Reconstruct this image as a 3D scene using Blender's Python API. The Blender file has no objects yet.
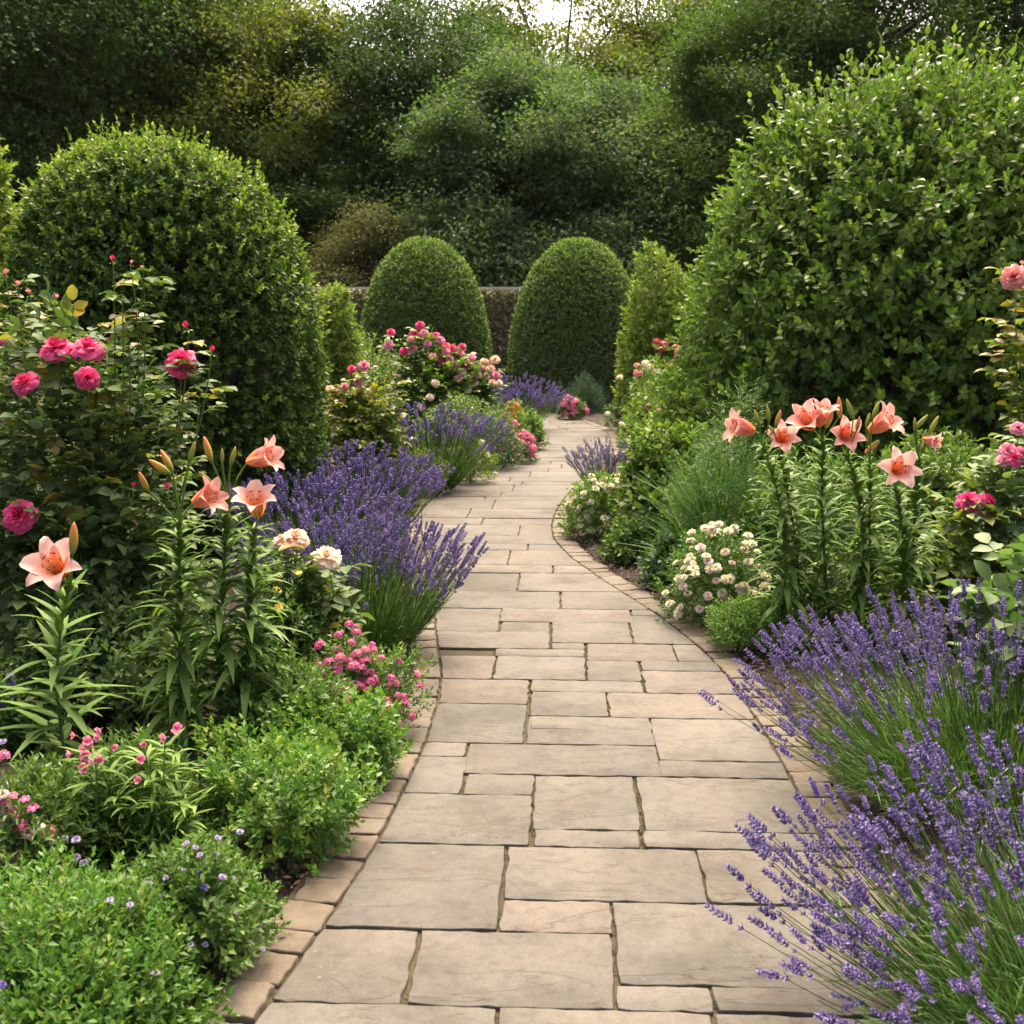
import bpy, math, random
import numpy as np
from mathutils import Vector, Quaternion

random.seed(7)
rng = np.random.default_rng(7)
scene = bpy.context.scene
C = scene.collection
PI = math.pi

# ------------------------------------------------------------------ camera, sky, sun, exposure
F_PX, HC, HORIZON = 1100.0, 1.5, 335.0
PITCH = math.atan((512 - HORIZON) / F_PX)
cam_d = bpy.data.cameras.new('camera')
cam_d.sensor_width = 36.0
cam_d.lens = F_PX / 1024 * 36
cam_d.clip_start = 0.05
cam_d.clip_end = 2000
cam_d.dof.use_dof = True
cam_d.dof.focus_distance = 4.8
cam_d.dof.aperture_fstop = 8.0
cam = bpy.data.objects.new('camera', cam_d)
C.objects.link(cam)
cam.location = (0, 0, HC)
cam.rotation_euler = (PI / 2 - PITCH, 0, 0)
scene.camera = cam

SUN_EL, SUN_AZ = math.radians(64), math.radians(8)      # azimuth from +Y towards +X
world = bpy.data.worlds.new('World')
scene.world = world
world.use_nodes = True
wn = world.node_tree
sky = wn.nodes.new('ShaderNodeTexSky')
sky.sky_type = 'NISHITA'
sky.sun_disc = False
sky.sun_elevation = SUN_EL
sky.sun_rotation = SUN_AZ
sky.air_density = 0.3
sky.dust_density = 6.0
sky.ozone_density = 0.3
bg = wn.nodes['Background']
bg.inputs['Strength'].default_value = 0.15
warm = wn.nodes.new('ShaderNodeMix')
warm.data_type = 'RGBA'; warm.blend_type = 'MULTIPLY'
warm.inputs[0].default_value = 1.0
warm.inputs[7].default_value = (1.0, 0.94, 0.83, 1)      # the cream cast of the evening sky
wn.links.new(sky.outputs[0], warm.inputs[6])
wn.links.new(warm.outputs[2], bg.inputs['Color'])

sun_d = bpy.data.lights.new('sun', 'SUN')
sun_d.energy = 1.7
sun_d.angle = math.radians(45)
sun_d.color = (1.0, 0.83, 0.58)
sun = bpy.data.objects.new('sun', sun_d)
C.objects.link(sun)
sd = Vector((math.sin(SUN_AZ) * math.cos(SUN_EL), math.cos(SUN_AZ) * math.cos(SUN_EL), math.sin(SUN_EL)))
sun.rotation_euler = sd.to_track_quat('Z', 'Y').to_euler()
sun.location = (0, 0, 40)

scene.view_settings.view_transform = 'Standard'
scene.view_settings.look = 'None'
scene.view_settings.gamma = 1
scene.view_settings.exposure = 2.15
cy = scene.cycles
cy.max_bounces = 7
cy.diffuse_bounces = 4
cy.glossy_bounces = 2
cy.transmission_bounces = 4
cy.sample_clamp_indirect = 4
cy.use_denoising = True
cy.caustics_reflective = cy.caustics_refractive = False

# ------------------------------------------------------------------ picture <-> place
cP, sP = math.cos(PITCH), math.sin(PITCH)
def ray(px, py):
    a, b = (px - 512) / F_PX, (512 - py) / F_PX
    return np.array([a, cP + b * sP, -sP + b * cP])
def G(px, py, z=0.0):
    d = ray(px, py); t = (z - HC) / d[2]
    return np.array([d[0] * t, d[1] * t, z])
def A(px, py, Y):
    d = ray(px, py); t = Y / d[1]
    return np.array([d[0] * t, Y, HC + d[2] * t])
def scale(Y, z=0.3):
    return (Y * cP + (HC - z) * sP) / F_PX
def plot(px, ybase, wpx, ytop, back=0.7):
    """centre X, Y, radius and height of a plant: its front foot at row ybase, half width and top row in pixels"""
    Yf = G(px, ybase)[1]
    R = wpx * scale(Yf); Y = Yf + back * R
    R = wpx * scale(Y)
    return (px - 512) * scale(Y), Y, R, max(0.05, A(px, ytop, Y)[2])

# ------------------------------------------------------------------ mesh helpers
def nrm(a):
    return a / np.maximum(np.linalg.norm(a, axis=-1, keepdims=True), 1e-9)
def rvec(n):
    return nrm(rng.normal(size=(n, 3)))
class MB:
    def __init__(s):
        s.V, s.F, s.T, s.n = [], [], [], 0
    def add(s, V, F, mi=0, t=None):
        V = np.asarray(V, float).reshape(-1, 3); F = np.asarray(F, int)
        if len(V) == 0: return s
        s.V.append(V); s.F.append((F + s.n, mi)); s.n += len(V)
        s.T.append(np.zeros(len(V)) if t is None else np.asarray(t, float).ravel())
        return s
    def mesh(s, name, mats, smooth=True, attr=False):
        me = bpy.data.meshes.new(name)
        V = np.concatenate(s.V)
        me.vertices.add(len(V)); me.vertices.foreach_set('co', V.astype(np.float32).ravel())
        loops = np.concatenate([f.ravel() for f, _ in s.F])
        sizes = np.concatenate([np.full(len(f), f.shape[1]) for f, _ in s.F])
        mi = np.concatenate([np.full(len(f), m) for f, m in s.F])
        me.loops.add(len(loops)); me.loops.foreach_set('vertex_index', loops.astype(np.int32))
        me.polygons.add(len(sizes))
        me.polygons.foreach_set('loop_start', np.concatenate([[0], np.cumsum(sizes)[:-1]]).astype(np.int32))
        me.polygons.foreach_set('material_index', mi.astype(np.int32))
        me.polygons.foreach_set('use_smooth', np.full(len(sizes), bool(smooth)))
        me.update(calc_edges=True)
        if attr:
            a = me.attributes.new('t', 'FLOAT', 'POINT')
            a.data.foreach_set('value', np.concatenate(s.T).astype(np.float32))
        for m in (mats if isinstance(mats, (list, tuple)) else [mats]): me.materials.append(m)
        return me
def link(name, me, parent=None, loc=None):
    o = bpy.data.objects.new(name, me); C.objects.link(o)
    if parent is not None: o.parent = parent
    if loc is not None: o.location = loc
    return o
def thing(name, label, cat, loc=(0, 0, 0), group=None):
    o = bpy.data.objects.new(name, None); C.objects.link(o)
    o.empty_display_size = 0.1
    o.location = loc; o['label'] = label; o['category'] = cat
    if group: o['group'] = group
    return o
def structure(o, kind='structure'):
    o['kind'] = kind; return o
def aim(o, d):
    o.rotation_mode = 'QUATERNION'
    q = Vector(d).to_track_quat('Z', 'Y')
    o.rotation_quaternion = q @ Quaternion((0, 0, 1), random.uniform(0, 2 * PI))

def tubes(P, R, s=4):
    P = np.asarray(P, float); n, k, _ = P.shape
    R = np.broadcast_to(np.asarray(R, float), (n, k))
    T = nrm(np.gradient(P, axis=1))
    ref = np.where(np.abs(T[..., 2:3]) < 0.9, np.array([0, 0, 1.0]), np.array([1.0, 0, 0]))
    a = nrm(np.cross(T, ref)); b = np.cross(T, a)
    ph = np.arange(s) * 2 * PI / s
    V = P[:, :, None] + R[:, :, None, None] * (a[:, :, None] * np.cos(ph)[None, None, :, None] + b[:, :, None] * np.sin(ph)[None, None, :, None])
    i = np.arange(n)[:, None, None] * k * s; j = np.arange(k - 1)[None, :, None] * s; q = np.arange(s)[None, None, :]; q2 = (q + 1) % s
    F = np.stack([i + j + q, i + j + q2, i + j + s + q2, i + j + s + q], -1).reshape(-1, 4)
    return V.reshape(-1, 3), F
def bez(p0, p1, p2, k=6):
    t = np.linspace(0, 1, k)[None, :, None]
    return p0[:, None] * (1 - t) ** 2 + 2 * p1[:, None] * t * (1 - t) + p2[:, None] * t ** 2
def strips(P, D, U, L, W, bend, K=5, fold=0.2, prof=None):
    n = len(P); D = nrm(D); S = nrm(np.cross(U, D)); U = np.cross(D, S)
    L = np.broadcast_to(L, n); W = np.broadcast_to(W, n); bend = np.broadcast_to(bend, n)
    t = np.linspace(0, 1, K + 1)
    w = np.sin(PI * np.clip(t, 0, 1) ** 0.75) * 0.5 + 0.02 if prof is None else prof(t) * 0.5
    th = bend[:, None] * t
    dirs = D[:, None] * np.cos(th)[..., None] - U[:, None] * np.sin(th)[..., None]
    N = U[:, None] * np.cos(th)[..., None] + D[:, None] * np.sin(th)[..., None]
    mid = (dirs[:, :-1] + dirs[:, 1:]) * 0.5 * (L / K)[:, None, None]
    pos = np.concatenate([P[:, None], P[:, None] + np.cumsum(mid, 1)], 1)
    off = S[:, None] * (w[None, :] * W[:, None])[..., None]
    up = N * (np.abs(w)[None, :] * W[:, None] * fold)[..., None]
    V = np.stack([pos - off + up, pos, pos + off + up], 2).reshape(-1, 3)
    b = np.arange(n)[:, None] * (K + 1) * 3; r = np.arange(K)[None, :] * 3
    F = np.concatenate([np.stack([b + r + c, b + r + c + 1, b + r + c + 4, b + r + c + 3], -1).reshape(-1, 4) for c in (0, 1)])
    return V, F, np.repeat(np.tile(t, n), 3)
T_QUAD = (np.array([[0, 0, 0], [.45, -.5, .05], [1, 0, -.08], [.5, .5, .05]]), np.array([[0, 1, 2, 3]]))
T_FOLD = (np.array([[0, 0, 0], [.4, -.5, .10], [1, 0, -.10], [.4, .5, .10], [.5, 0, -.02]]), np.array([[0, 1, 4], [1, 2, 4], [0, 4, 3], [4, 2, 3]]))
T_LEAF = (np.array([[0, 0, 0], [.35, 0, 0], [.7, 0, -.05], [1, 0, -.17], [.22, -.38, .06], [.55, -.5, .07], [.84, -.27, -.02], [.22, .38, .06], [.55, .5, .07], [.84, .27, -.02]]),
          np.array([[0, 4, 1], [1, 4, 5], [1, 5, 2], [2, 5, 6], [2, 6, 3], [0, 1, 7], [1, 8, 7], [1, 2, 8], [2, 9, 8], [2, 3, 9]]))
def leaves(P, D, U, L, W, T=T_FOLD):
    tv, tf = T; n = len(P)
    D = nrm(D); S = nrm(np.cross(U, D)); U = np.cross(D, S)
    L = np.broadcast_to(L, n)[:, None, None]; W = np.broadcast_to(W, n)[:, None, None]
    V = P[:, None] + tv[None, :, 0:1] * L * D[:, None] + tv[None, :, 1:2] * W * S[:, None] + tv[None, :, 2:3] * L * U[:, None]
    F = tf[None] + (np.arange(n) * len(tv))[:, None, None]
    return V.reshape(-1, 3), F.reshape(-1, tf.shape[1])
def sprigs(P, D, length, m, LL, LW, splay0=1.25, splay1=0.5, T=T_FOLD, jit=0.25):
    """m leaves spiralling round each short shoot"""
    n = len(P); D = nrm(D)
    ref = rvec(n); a = nrm(np.cross(D, ref)); b = np.cross(D, a)
    length = np.broadcast_to(length, n)
    k = np.arange(m); f = (k + 0.6) / m
    ph = k * 2.4 + rng.uniform(0, 6.28, (n, 1))
    perp = a[:, None] * np.cos(ph)[..., None] + b[:, None] * np.sin(ph)[..., None]
    sp = (splay0 + (splay1 - splay0) * f)[None, :, None] + rng.normal(0, jit, (n, m, 1))
    pos = P[:, None] + D[:, None] * (length[:, None] * f[None])[..., None]
    d = D[:, None] * np.cos(sp) + perp * np.sin(sp)
    u = D[:, None] * np.sin(sp) - perp * np.cos(sp) + rng.normal(0, .2, (n, m, 3))
    sz = rng.uniform(.7, 1.15, (n, m)) * (0.75 + 0.25 * np.sin(PI * f))[None]
    return leaves(pos.reshape(-1, 3), d.reshape(-1, 3), u.reshape(-1, 3), (sz * LL).ravel(), (sz * LW).ravel(), T)
def lumps(d, k, amp, seed):
    r = np.random.default_rng(seed); out = np.zeros(len(d))
    for i in range(k):
        w = r.normal(size=3) * (1.5 + i * 0.9); out += np.sin(d @ w + r.uniform(0, 6.28)) / (1 + i * .5)
    return 1 + amp * out / 1.6
def dome(n, R, h, p=2.6, q=2.0, low=0.02, inner=0.25, amp=0.05, seed=1, zbias=1.0, front=False):
    """points and outward normals on a rounded plant body"""
    z = low + (1 - low) * rng.uniform(0, 1, n) ** zbias
    top = rng.uniform(0, 1, n) < 0.28
    th = rng.uniform(0, 2 * PI, n)
    prof = lambda zz: np.maximum(1 - np.clip(zz, 0, 1) ** p, 0) ** (1 / q) * (0.86 + 0.14 * np.minimum(zz * 4, 1))
    rr = prof(z)
    rt = np.sqrt(rng.uniform(0, 1, n)) * 0.95
    z = np.where(top, np.maximum(1 - np.clip(rt, 0, 1) ** q, 0) ** (1 / p), z); rr = np.where(top, rt, rr)
    e = 0.01
    sl = (prof(np.minimum(z + e, .999)) - prof(np.maximum(z - e, 0))) / (2 * e) * R / h
    sl = np.clip(sl, -8, 2)
    N = nrm(np.stack([np.cos(th), np.sin(th), -sl], -1))
    d = np.stack([np.cos(th) * rr, np.sin(th) * rr, z * 1.5], -1)
    dep = 1 - inner * rng.uniform(0, 1, n) ** 1.6
    g = lumps(d, 7, amp, seed) * dep
    P = np.stack([np.cos(th) * rr * R * g, np.sin(th) * rr * R * g, z * h * (1 + (g - 1) * np.clip(z, 0, 1))], -1)
    P[:, 2] = np.maximum(P[:, 2], 0.01)
    return P, N, z

# ------------------------------------------------------------------ materials
def mat(name):
    m = bpy.data.materials.new(name); m.use_nodes = True
    nt = m.node_tree
    return m, nt, nt.nodes['Principled BSDF'], nt.nodes['Material Output']
def ramp(nt, stops, inp=None):
    r = nt.nodes.new('ShaderNodeValToRGB'); el = r.color_ramp.elements
    while len(el) < len(stops): el.new(0.5)
    for e, (p, c) in zip(el, stops):
        e.position = p; e.color = (*c, 1)
    if inp is not None: nt.links.new(inp, r.inputs[0])
    return r
def mixc(nt, a, b, fac, mode='MIX'):
    m = nt.nodes.new('ShaderNodeMix'); m.data_type = 'RGBA'; m.blend_type = mode
    for sock, v in ((m.inputs[6], a), (m.inputs[7], b), (m.inputs[0], fac)):
        if hasattr(v, 'links') or hasattr(v, 'is_linked'): nt.links.new(v, sock)
        elif isinstance(v, (int, float)): sock.default_value = v
        else: sock.default_value = (*v, 1)
    return m.outputs[2]
def noise(nt, sc, det=4, rough=0.55, vec=None):
    n = nt.nodes.new('ShaderNodeTexNoise'); n.inputs['Scale'].default_value = sc
    n.inputs['Detail'].default_value = det; n.inputs['Roughness'].default_value = rough
    if vec is not None: nt.links.new(vec, n.inputs['Vector'])
    return n
def geo(nt): return nt.nodes.new('ShaderNodeNewGeometry')
def leafmat(name, cols, rough=0.45, trans=0.3, back=1.25, tint=(1.1, 1.27, 0.5), spec=0.35, attr=False):
    cols = [(r_ * .97, g_, b_ * .97) if r_ < g_ and b_ < r_ * 1.2 else (r_, g_, b_) for r_, g_, b_ in cols]
    m, nt, p, out = mat(name)
    g = geo(nt)
    n = len(cols)
    r = ramp(nt, [((i / (n - 1)) * 0.94 + .03, c) for i, c in enumerate(cols)], g.outputs['Random Per Island'])
    c = r.outputs[0]
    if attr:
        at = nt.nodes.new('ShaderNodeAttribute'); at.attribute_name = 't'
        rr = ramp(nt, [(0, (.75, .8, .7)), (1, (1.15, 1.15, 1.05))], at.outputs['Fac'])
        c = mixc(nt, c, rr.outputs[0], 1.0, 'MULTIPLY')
    oi = nt.nodes.new('ShaderNodeObjectInfo')
    orr = ramp(nt, [(0, (.86, .9, .86)), (1, (1.14, 1.1, 1.05))], oi.outputs['Random'])
    c = mixc(nt, c, orr.outputs[0], 1.0, 'MULTIPLY')
    cb = mixc(nt, c, (back * .95, back, back * 1.05), 1.0, 'MULTIPLY')
    c2 = mixc(nt, c, cb, g.outputs['Backfacing'])
    nt.links.new(c2, p.inputs['Base Color'])
    p.inputs['Roughness'].default_value = rough
    p.inputs['Specular IOR Level'].default_value = spec
    tr = nt.nodes.new('ShaderNodeBsdfTranslucent')
    ct = mixc(nt, c, tint, 1.0, 'MULTIPLY')
    nt.links.new(ct, tr.inputs['Color'])
    mx = nt.nodes.new('ShaderNodeMixShader'); mx.inputs[0].default_value = trans
    nt.links.new(p.outputs[0], mx.inputs[1]); nt.links.new(tr.outputs[0], mx.inputs[2])
    nt.links.new(mx.outputs[0], out.inputs[0])
    return m
def petalmat(name, stops, rough=0.5, trans=0.35, vary=0.12):
    """colour runs along the petal from its foot (t=0) to its edge (t=1)"""
    m, nt, p, out = mat(name)
    at = nt.nodes.new('ShaderNodeAttribute'); at.attribute_name = 't'
    r = ramp(nt, stops, at.outputs['Fac'])
    g = geo(nt)
    v = ramp(nt, [(0, (1 - vary, 1 - vary * 1.3, 1 - vary)), (1, (1 + vary * .6, 1 + vary, 1 + vary))], g.outputs['Random Per Island'])
    c = mixc(nt, r.outputs[0], v.outputs[0], 1.0, 'MULTIPLY')
    nt.links.new(c, p.inputs['Base Color']); p.inputs['Roughness'].default_value = rough
    p.inputs['Specular IOR Level'].default_value = 0.25
    tr = nt.nodes.new('ShaderNodeBsdfTranslucent'); nt.links.new(c, tr.inputs['Color'])
    mx = nt.nodes.new('ShaderNodeMixShader'); mx.inputs[0].default_value = trans
    nt.links.new(p.outputs[0], mx.inputs[1]); nt.links.new(tr.outputs[0], mx.inputs[2])
    nt.links.new(mx.outputs[0], out.inputs[0])
    return m
def plain(name, c0, c1, sc=30, rough=0.8, bump=0.3):
    m, nt, p, out = mat(name)
    tc = nt.nodes.new('ShaderNodeTexCoord')
    n = noise(nt, sc, 5, .6, tc.outputs['Object'])
    r = ramp(nt, [(.3, c0), (.7, c1)], n.outputs['Fac'])
    nt.links.new(r.outputs[0], p.inputs['Base Color']); p.inputs['Roughness'].default_value = rough
    if bump:
        b = nt.nodes.new('ShaderNodeBump'); b.inputs['Strength'].default_value = bump; b.inputs['Distance'].default_value = .02
        nt.links.new(n.outputs['Fac'], b.inputs['Height']); nt.links.new(b.outputs[0], p.inputs['Normal'])
    return m

M = {}
M['yew'] = leafmat('yew leaf', [(.058, .115, .024), (.082, .158, .032), (.122, .205, .042)], .5, .25)
M['shrub'] = leafmat('shrub leaf', [(.058, .102, .024), (.080, .138, .030), (.118, .185, .040)], .5, .3, spec=.22)
M['young'] = leafmat('young leaf', [(.12, .19, .035), (.18, .24, .045), (.24, .29, .07)], .4, .45)
M['broad'] = leafmat('broad leaf', [(.075, .126, .034), (.105, .168, .042), (.15, .215, .055)], .65, .36, back=1.3, spec=.12)
M['broad_light'] = leafmat('broad light leaf', [(.085, .15, .033), (.12, .19, .042), (.17, .225, .055)], .42, .4, back=1.4)
M['rose'] = leafmat('rose leaf', [(.062, .105, .038), (.086, .14, .050), (.125, .18, .065)], .55, .28, back=1.3, spec=.2)
M['rose_young'] = leafmat('young rose leaf', [(.13, .17, .03), (.20, .20, .04), (.25, .17, .05), (.16, .20, .05)], .36, .4)
M['rose_light'] = leafmat('light rose leaf', [(.09, .15, .035), (.14, .20, .045), (.24, .25, .06)], .42, .35)
M['pale'] = leafmat('pale leaf', [(.10, .17, .07), (.14, .21, .09), (.18, .24, .11)], .55, .3, back=1.3)
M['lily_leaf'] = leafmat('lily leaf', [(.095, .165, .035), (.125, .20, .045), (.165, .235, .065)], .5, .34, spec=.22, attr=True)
M['mound'] = leafmat('ground cover leaf', [(.065, .155, .025), (.095, .20, .033), (.14, .25, .045)], .45, .35)
M['mound_dark'] = leafmat('darker ground cover leaf', [(.065, .125, .027), (.088, .16, .034), (.125, .20, .048)], .45, .33)
M['feather'] = leafmat('feathery leaf', [(.05, .12, .03), (.075, .155, .035), (.10, .18, .045)], .5, .35)
M['bluegreen'] = leafmat('blue green leaf', [(.05, .10, .06), (.075, .13, .08), (.11, .17, .11)], .5, .3)
M['yellowgreen'] = leafmat('yellow green leaf', [(.10, .18, .03), (.17, .24, .04), (.24, .27, .06)], .45, .4)
M['lav_leaf'] = leafmat('lavender leaf', [(.06, .125, .03), (.09, .165, .04), (.13, .20, .06)], .5, .3)
M['lav_flower'] = leafmat('lavender floret', [(.105, .070, .20), (.165, .118, .30), (.24, .18, .39), (.35, .29, .49)], .85, .2, back=1.1, tint=(1.1, 1, 1.1), spec=.1)
M['lav_pale'] = leafmat('faded lavender floret', [(.24, .19, .29), (.33, .27, .38), (.40, .34, .44)], .6, .2, back=1.1, tint=(1, 1, 1))
M['stem'] = leafmat('green stem', [(.11, .19, .04), (.15, .24, .055)], .6, .15)
M['cane'] = plain('rose cane', (.06, .07, .025), (.11, .09, .04), 40)
M['bark'] = plain('bark', (.035, .028, .02), (.08, .062, .045), 12, .9, .6)
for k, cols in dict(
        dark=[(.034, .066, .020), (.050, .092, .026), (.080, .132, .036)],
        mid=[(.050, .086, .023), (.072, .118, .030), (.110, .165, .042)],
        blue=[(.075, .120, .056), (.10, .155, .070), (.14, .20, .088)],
        gold=[(.11, .14, .026), (.155, .18, .034), (.21, .225, .05)],  # golden backlight of the treetops put into the leaf colour
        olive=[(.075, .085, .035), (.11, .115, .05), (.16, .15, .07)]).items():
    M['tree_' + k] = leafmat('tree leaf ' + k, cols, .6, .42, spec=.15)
M['creeper'] = leafmat('creeper leaf', [(.13, .16, .06), (.19, .20, .09), (.26, .23, .12), (.28, .17, .10)], .5, .3)
LILY = [(0, (.75, .30, .03)), (.22, (.88, .38, .08)), (.40, (.87, .40, .30)), (.72, (.88, .51, .45)), (1, (.91, .68, .63))]
M['lily'] = petalmat('lily petal', LILY)
M['lily_pink'] = petalmat('pink lily petal', [(0, (.80, .36, .05)), (.25, (.88, .42, .16)), (.5, (.88, .46, .40)), (1, (.90, .64, .60))])
M['lily_coral'] = petalmat('coral lily petal', [(0, (.80, .36, .10)), (.4, (.86, .36, .29)), (1, (.89, .54, .49))])
M['lily_bud'] = petalmat('lily bud', [(0, (.20, .28, .05)), (.3, (.42, .36, .07)), (.7, (.62, .33, .10)), (1, (.60, .28, .12))])
M['lily_green_bud'] = petalmat('green lily bud', [(0, (.16, .26, .05)), (.6, (.34, .38, .08)), (1, (.46, .38, .10))])
M['anther'] = plain('anther', (.10, .03, .015), (.16, .05, .02), 200, .8, 0)
M['filament'] = plain('filament', (.6, .45, .15), (.7, .4, .2), 100, .6, 0)
M['rose_pink'] = petalmat('pink rose petal', [(0, (.58, .01, .09)), (.5, (.78, .03, .17)), (.85, (.85, .09, .27)), (1, (.88, .22, .40))])
M['rose_soft'] = petalmat('soft pink rose petal', [(0, (.66, .10, .22)), (.6, (.78, .20, .36)), (1, (.85, .42, .52))])
M['rose_peach'] = petalmat('peach rose petal', [(0, (.82, .38, .16)), (.5, (.86, .52, .34)), (1, (.90, .70, .56))])
M['rose_cream'] = petalmat('pale peach rose petal', [(0, (.86, .50, .26)), (.5, (.88, .64, .45)), (1, (.90, .77, .64))])
M['rose_salmon'] = petalmat('salmon rose petal', [(0, (.70, .12, .12)), (.6, (.82, .27, .26)), (1, (.86, .45, .42))])
M['bud_red'] = petalmat('red rose bud', [(0, (.55, .02, .10)), (1, (.72, .06, .20))])
M['cream'] = petalmat('cream petal', [(0, (.55, .42, .12)), (.4, (.74, .66, .42)), (1, (.84, .80, .66))])
M['pinkwhite'] = petalmat('pink white petal', [(0, (.6, .3, .2)), (.4, (.80, .58, .50)), (1, (.85, .76, .70))])
M['pink'] = petalmat('small pink petal', [(0, (.50, .03, .14)), (.4, (.66, .09, .28)), (1, (.78, .26, .44))], vary=.25)
M['hotpink'] = petalmat('magenta petal', [(0, (.75, .45, .45)), (.35, (.60, .03, .20)), (1, (.72, .08, .30))], vary=.2)
M['magenta'] = petalmat('purple magenta petal', [(0, (.35, .02, .25)), (1, (.55, .07, .45))], vary=.2)
M['lilac'] = petalmat('lilac petal', [(0, (.24, .18, .36)), (1, (.46, .38, .60))], vary=.2)
M['violet'] = petalmat('violet petal', [(0, (.08, .04, .25)), (1, (.16, .10, .40))], vary=.2)
M['yellow'] = petalmat('yellow petal', [(0, (.65, .35, .03)), (1, (.85, .62, .08))], vary=.15)
M['orange'] = petalmat('orange petal', [(0, (.65, .22, .03)), (1, (.80, .36, .08))], vary=.15)
M['red'] = petalmat('red petal', [(0, (.40, .03, .04)), (1, (.58, .08, .10))], vary=.2)

def soil_mat():
    m, nt, p, out = mat('dark mulch')
    tc = nt.nodes.new('ShaderNodeTexCoord')
    n1 = noise(nt, 45, 6, .65, tc.outputs['Object']); n2 = noise(nt, 4, 3, .5, tc.outputs['Object'])
    r = ramp(nt, [(.3, (.014, .010, .008)), (.55, (.035, .024, .017)), (.75, (.075, .052, .036))], n1.outputs['Fac'])
    r2 = ramp(nt, [(.35, (.75, .75, .75)), (.7, (1.2, 1.15, 1.1))], n2.outputs['Fac'])
    nt.links.new(mixc(nt, r.outputs[0], r2.outputs[0], 1.0, 'MULTIPLY'), p.inputs['Base Color'])
    p.inputs['Roughness'].default_value = .95
    b = nt.nodes.new('ShaderNodeBump'); b.inputs['Strength'].default_value = .9; b.inputs['Distance'].default_value = .02
    nt.links.new(n1.outputs['Fac'], b.inputs['Height']); nt.links.new(b.outputs[0], p.inputs['Normal'])
    return m
def stone_mat(name, cols, bumpd=.006, cracks=True):
    m, nt, p, out = mat(name)
    tc = nt.nodes.new('ShaderNodeTexCoord'); g = geo(nt)
    base = ramp(nt, [(i / (len(cols) - 1), c) for i, c in enumerate(cols)], g.outputs['Random Per Island'])
    # each stone reads its own patch of the pattern
    off = nt.nodes.new('ShaderNodeVectorMath'); off.operation = 'SCALE'; off.inputs[3].default_value = 37.0
    comb = nt.nodes.new('ShaderNodeCombineXYZ')
    for i in range(3): nt.links.new(g.outputs['Random Per Island'], comb.inputs[i])
    nt.links.new(comb.outputs[0], off.inputs[0])
    add = nt.nodes.new('ShaderNodeVectorMath'); add.operation = 'ADD'
    nt.links.new(tc.outputs['Object'], add.inputs[0]); nt.links.new(off.outputs[0], add.inputs[1])
    vec = add.outputs[0]
    n1 = noise(nt, 3.2, 7, .62, vec); n2 = noise(nt, 26, 6, .7, vec); n3 = noise(nt, 190, 3, .6, vec)
    r1 = ramp(nt, [(.25, (.70, .68, .66)), (.5, (1, 1, 1)), (.75, (1.16, 1.12, 1.06))], n1.outputs['Fac'])
    r2 = ramp(nt, [(.25, (.72, .70, .68)), (.5, (1, 1, 1)), (.8, (1.16, 1.15, 1.12))], n2.outputs['Fac'])
    r3 = ramp(nt, [(.3, (.84, .83, .82)), (.7, (1.1, 1.1, 1.1))], n3.outputs['Fac'])
    c = mixc(nt, base.outputs[0], r1.outputs[0], 1.0, 'MULTIPLY')
    c = mixc(nt, c, r2.outputs[0], 1.0, 'MULTIPLY')
    c = mixc(nt, c, r3.outputs[0], 1.0, 'MULTIPLY')
    n5 = noise(nt, 1.3, 6, .65, tc.outputs['Object'])
    r5 = ramp(nt, [(.34, (.62, .61, .56)), (.50, (.98, .98, .97)), (.72, (1.1, 1.09, 1.07))], n5.outputs['Fac'])
    c = mixc(nt, c, r5.outputs[0], 1.0, 'MULTIPLY')
    vo = nt.nodes.new('ShaderNodeTexVoronoi'); vo.inputs['Scale'].default_value = 24; nt.links.new(vec, vo.inputs['Vector'])
    spot = ramp(nt, [(.10, (1, 1, 1)), (.17, (0, 0, 0))], vo.outputs['Distance'])
    sg = ramp(nt, [(.54, (0, 0, 0)), (.66, (.38, .38, .38))], noise(nt, 6, 3, .6, vec).outputs['Fac'])
    c = mixc(nt, c, (.20, .19, .165), mixc(nt, spot.outputs[0], sg.outputs[0], 1.0, 'MULTIPLY'))
    # stretched riven lamination
    mp = nt.nodes.new('ShaderNodeMapping'); mp.inputs['Scale'].default_value = (1.3, 3.8, 1); mp.inputs['Rotation'].default_value = (0, 0, .25)
    nt.links.new(vec, mp.inputs['Vector'])
    n4 = noise(nt, 2.2, 8, .6, mp.outputs[0]); n4.inputs['Distortion'].default_value = .8
    h = n4.outputs['Fac']
    if cracks:
        # thin delamination lines: where the lamination noise crosses a level
        mth = nt.nodes.new('ShaderNodeMath'); mth.operation = 'SUBTRACT'; mth.inputs[1].default_value = .565
        nt.links.new(h, mth.inputs[0])
        ab = nt.nodes.new('ShaderNodeMath'); ab.operation = 'ABSOLUTE'; nt.links.new(mth.outputs[0], ab.inputs[0])
        cr = ramp(nt, [(0, (1, 1, 1)), (.009, (0, 0, 0))], ab.outputs[0])
        gate = ramp(nt, [(.46, (0, 0, 0)), (.56, (1, 1, 1))], noise(nt, 1.9, 2, .5, vec).outputs['Fac'])
        k = mixc(nt, cr.outputs[0], gate.outputs[0], 1.0, 'MULTIPLY')
        kk = nt.nodes.new('ShaderNodeMath'); kk.operation = 'MULTIPLY'; kk.inputs[1].default_value = .9
        nt.links.new(k, kk.inputs[0])
        c = mixc(nt, c, (.09, .07, .055), kk.outputs[0])
        step = ramp(nt, [(.555, (0, 0, 0)), (.575, (1, 1, 1))], h)
        hs = nt.nodes.new('ShaderNodeMath'); hs.operation = 'MULTIPLY_ADD'; hs.inputs[1].default_value = .25
        nt.links.new(step.outputs[0], hs.inputs[0]); nt.links.new(h, hs.inputs[2]); h = hs.outputs[0]
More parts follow.
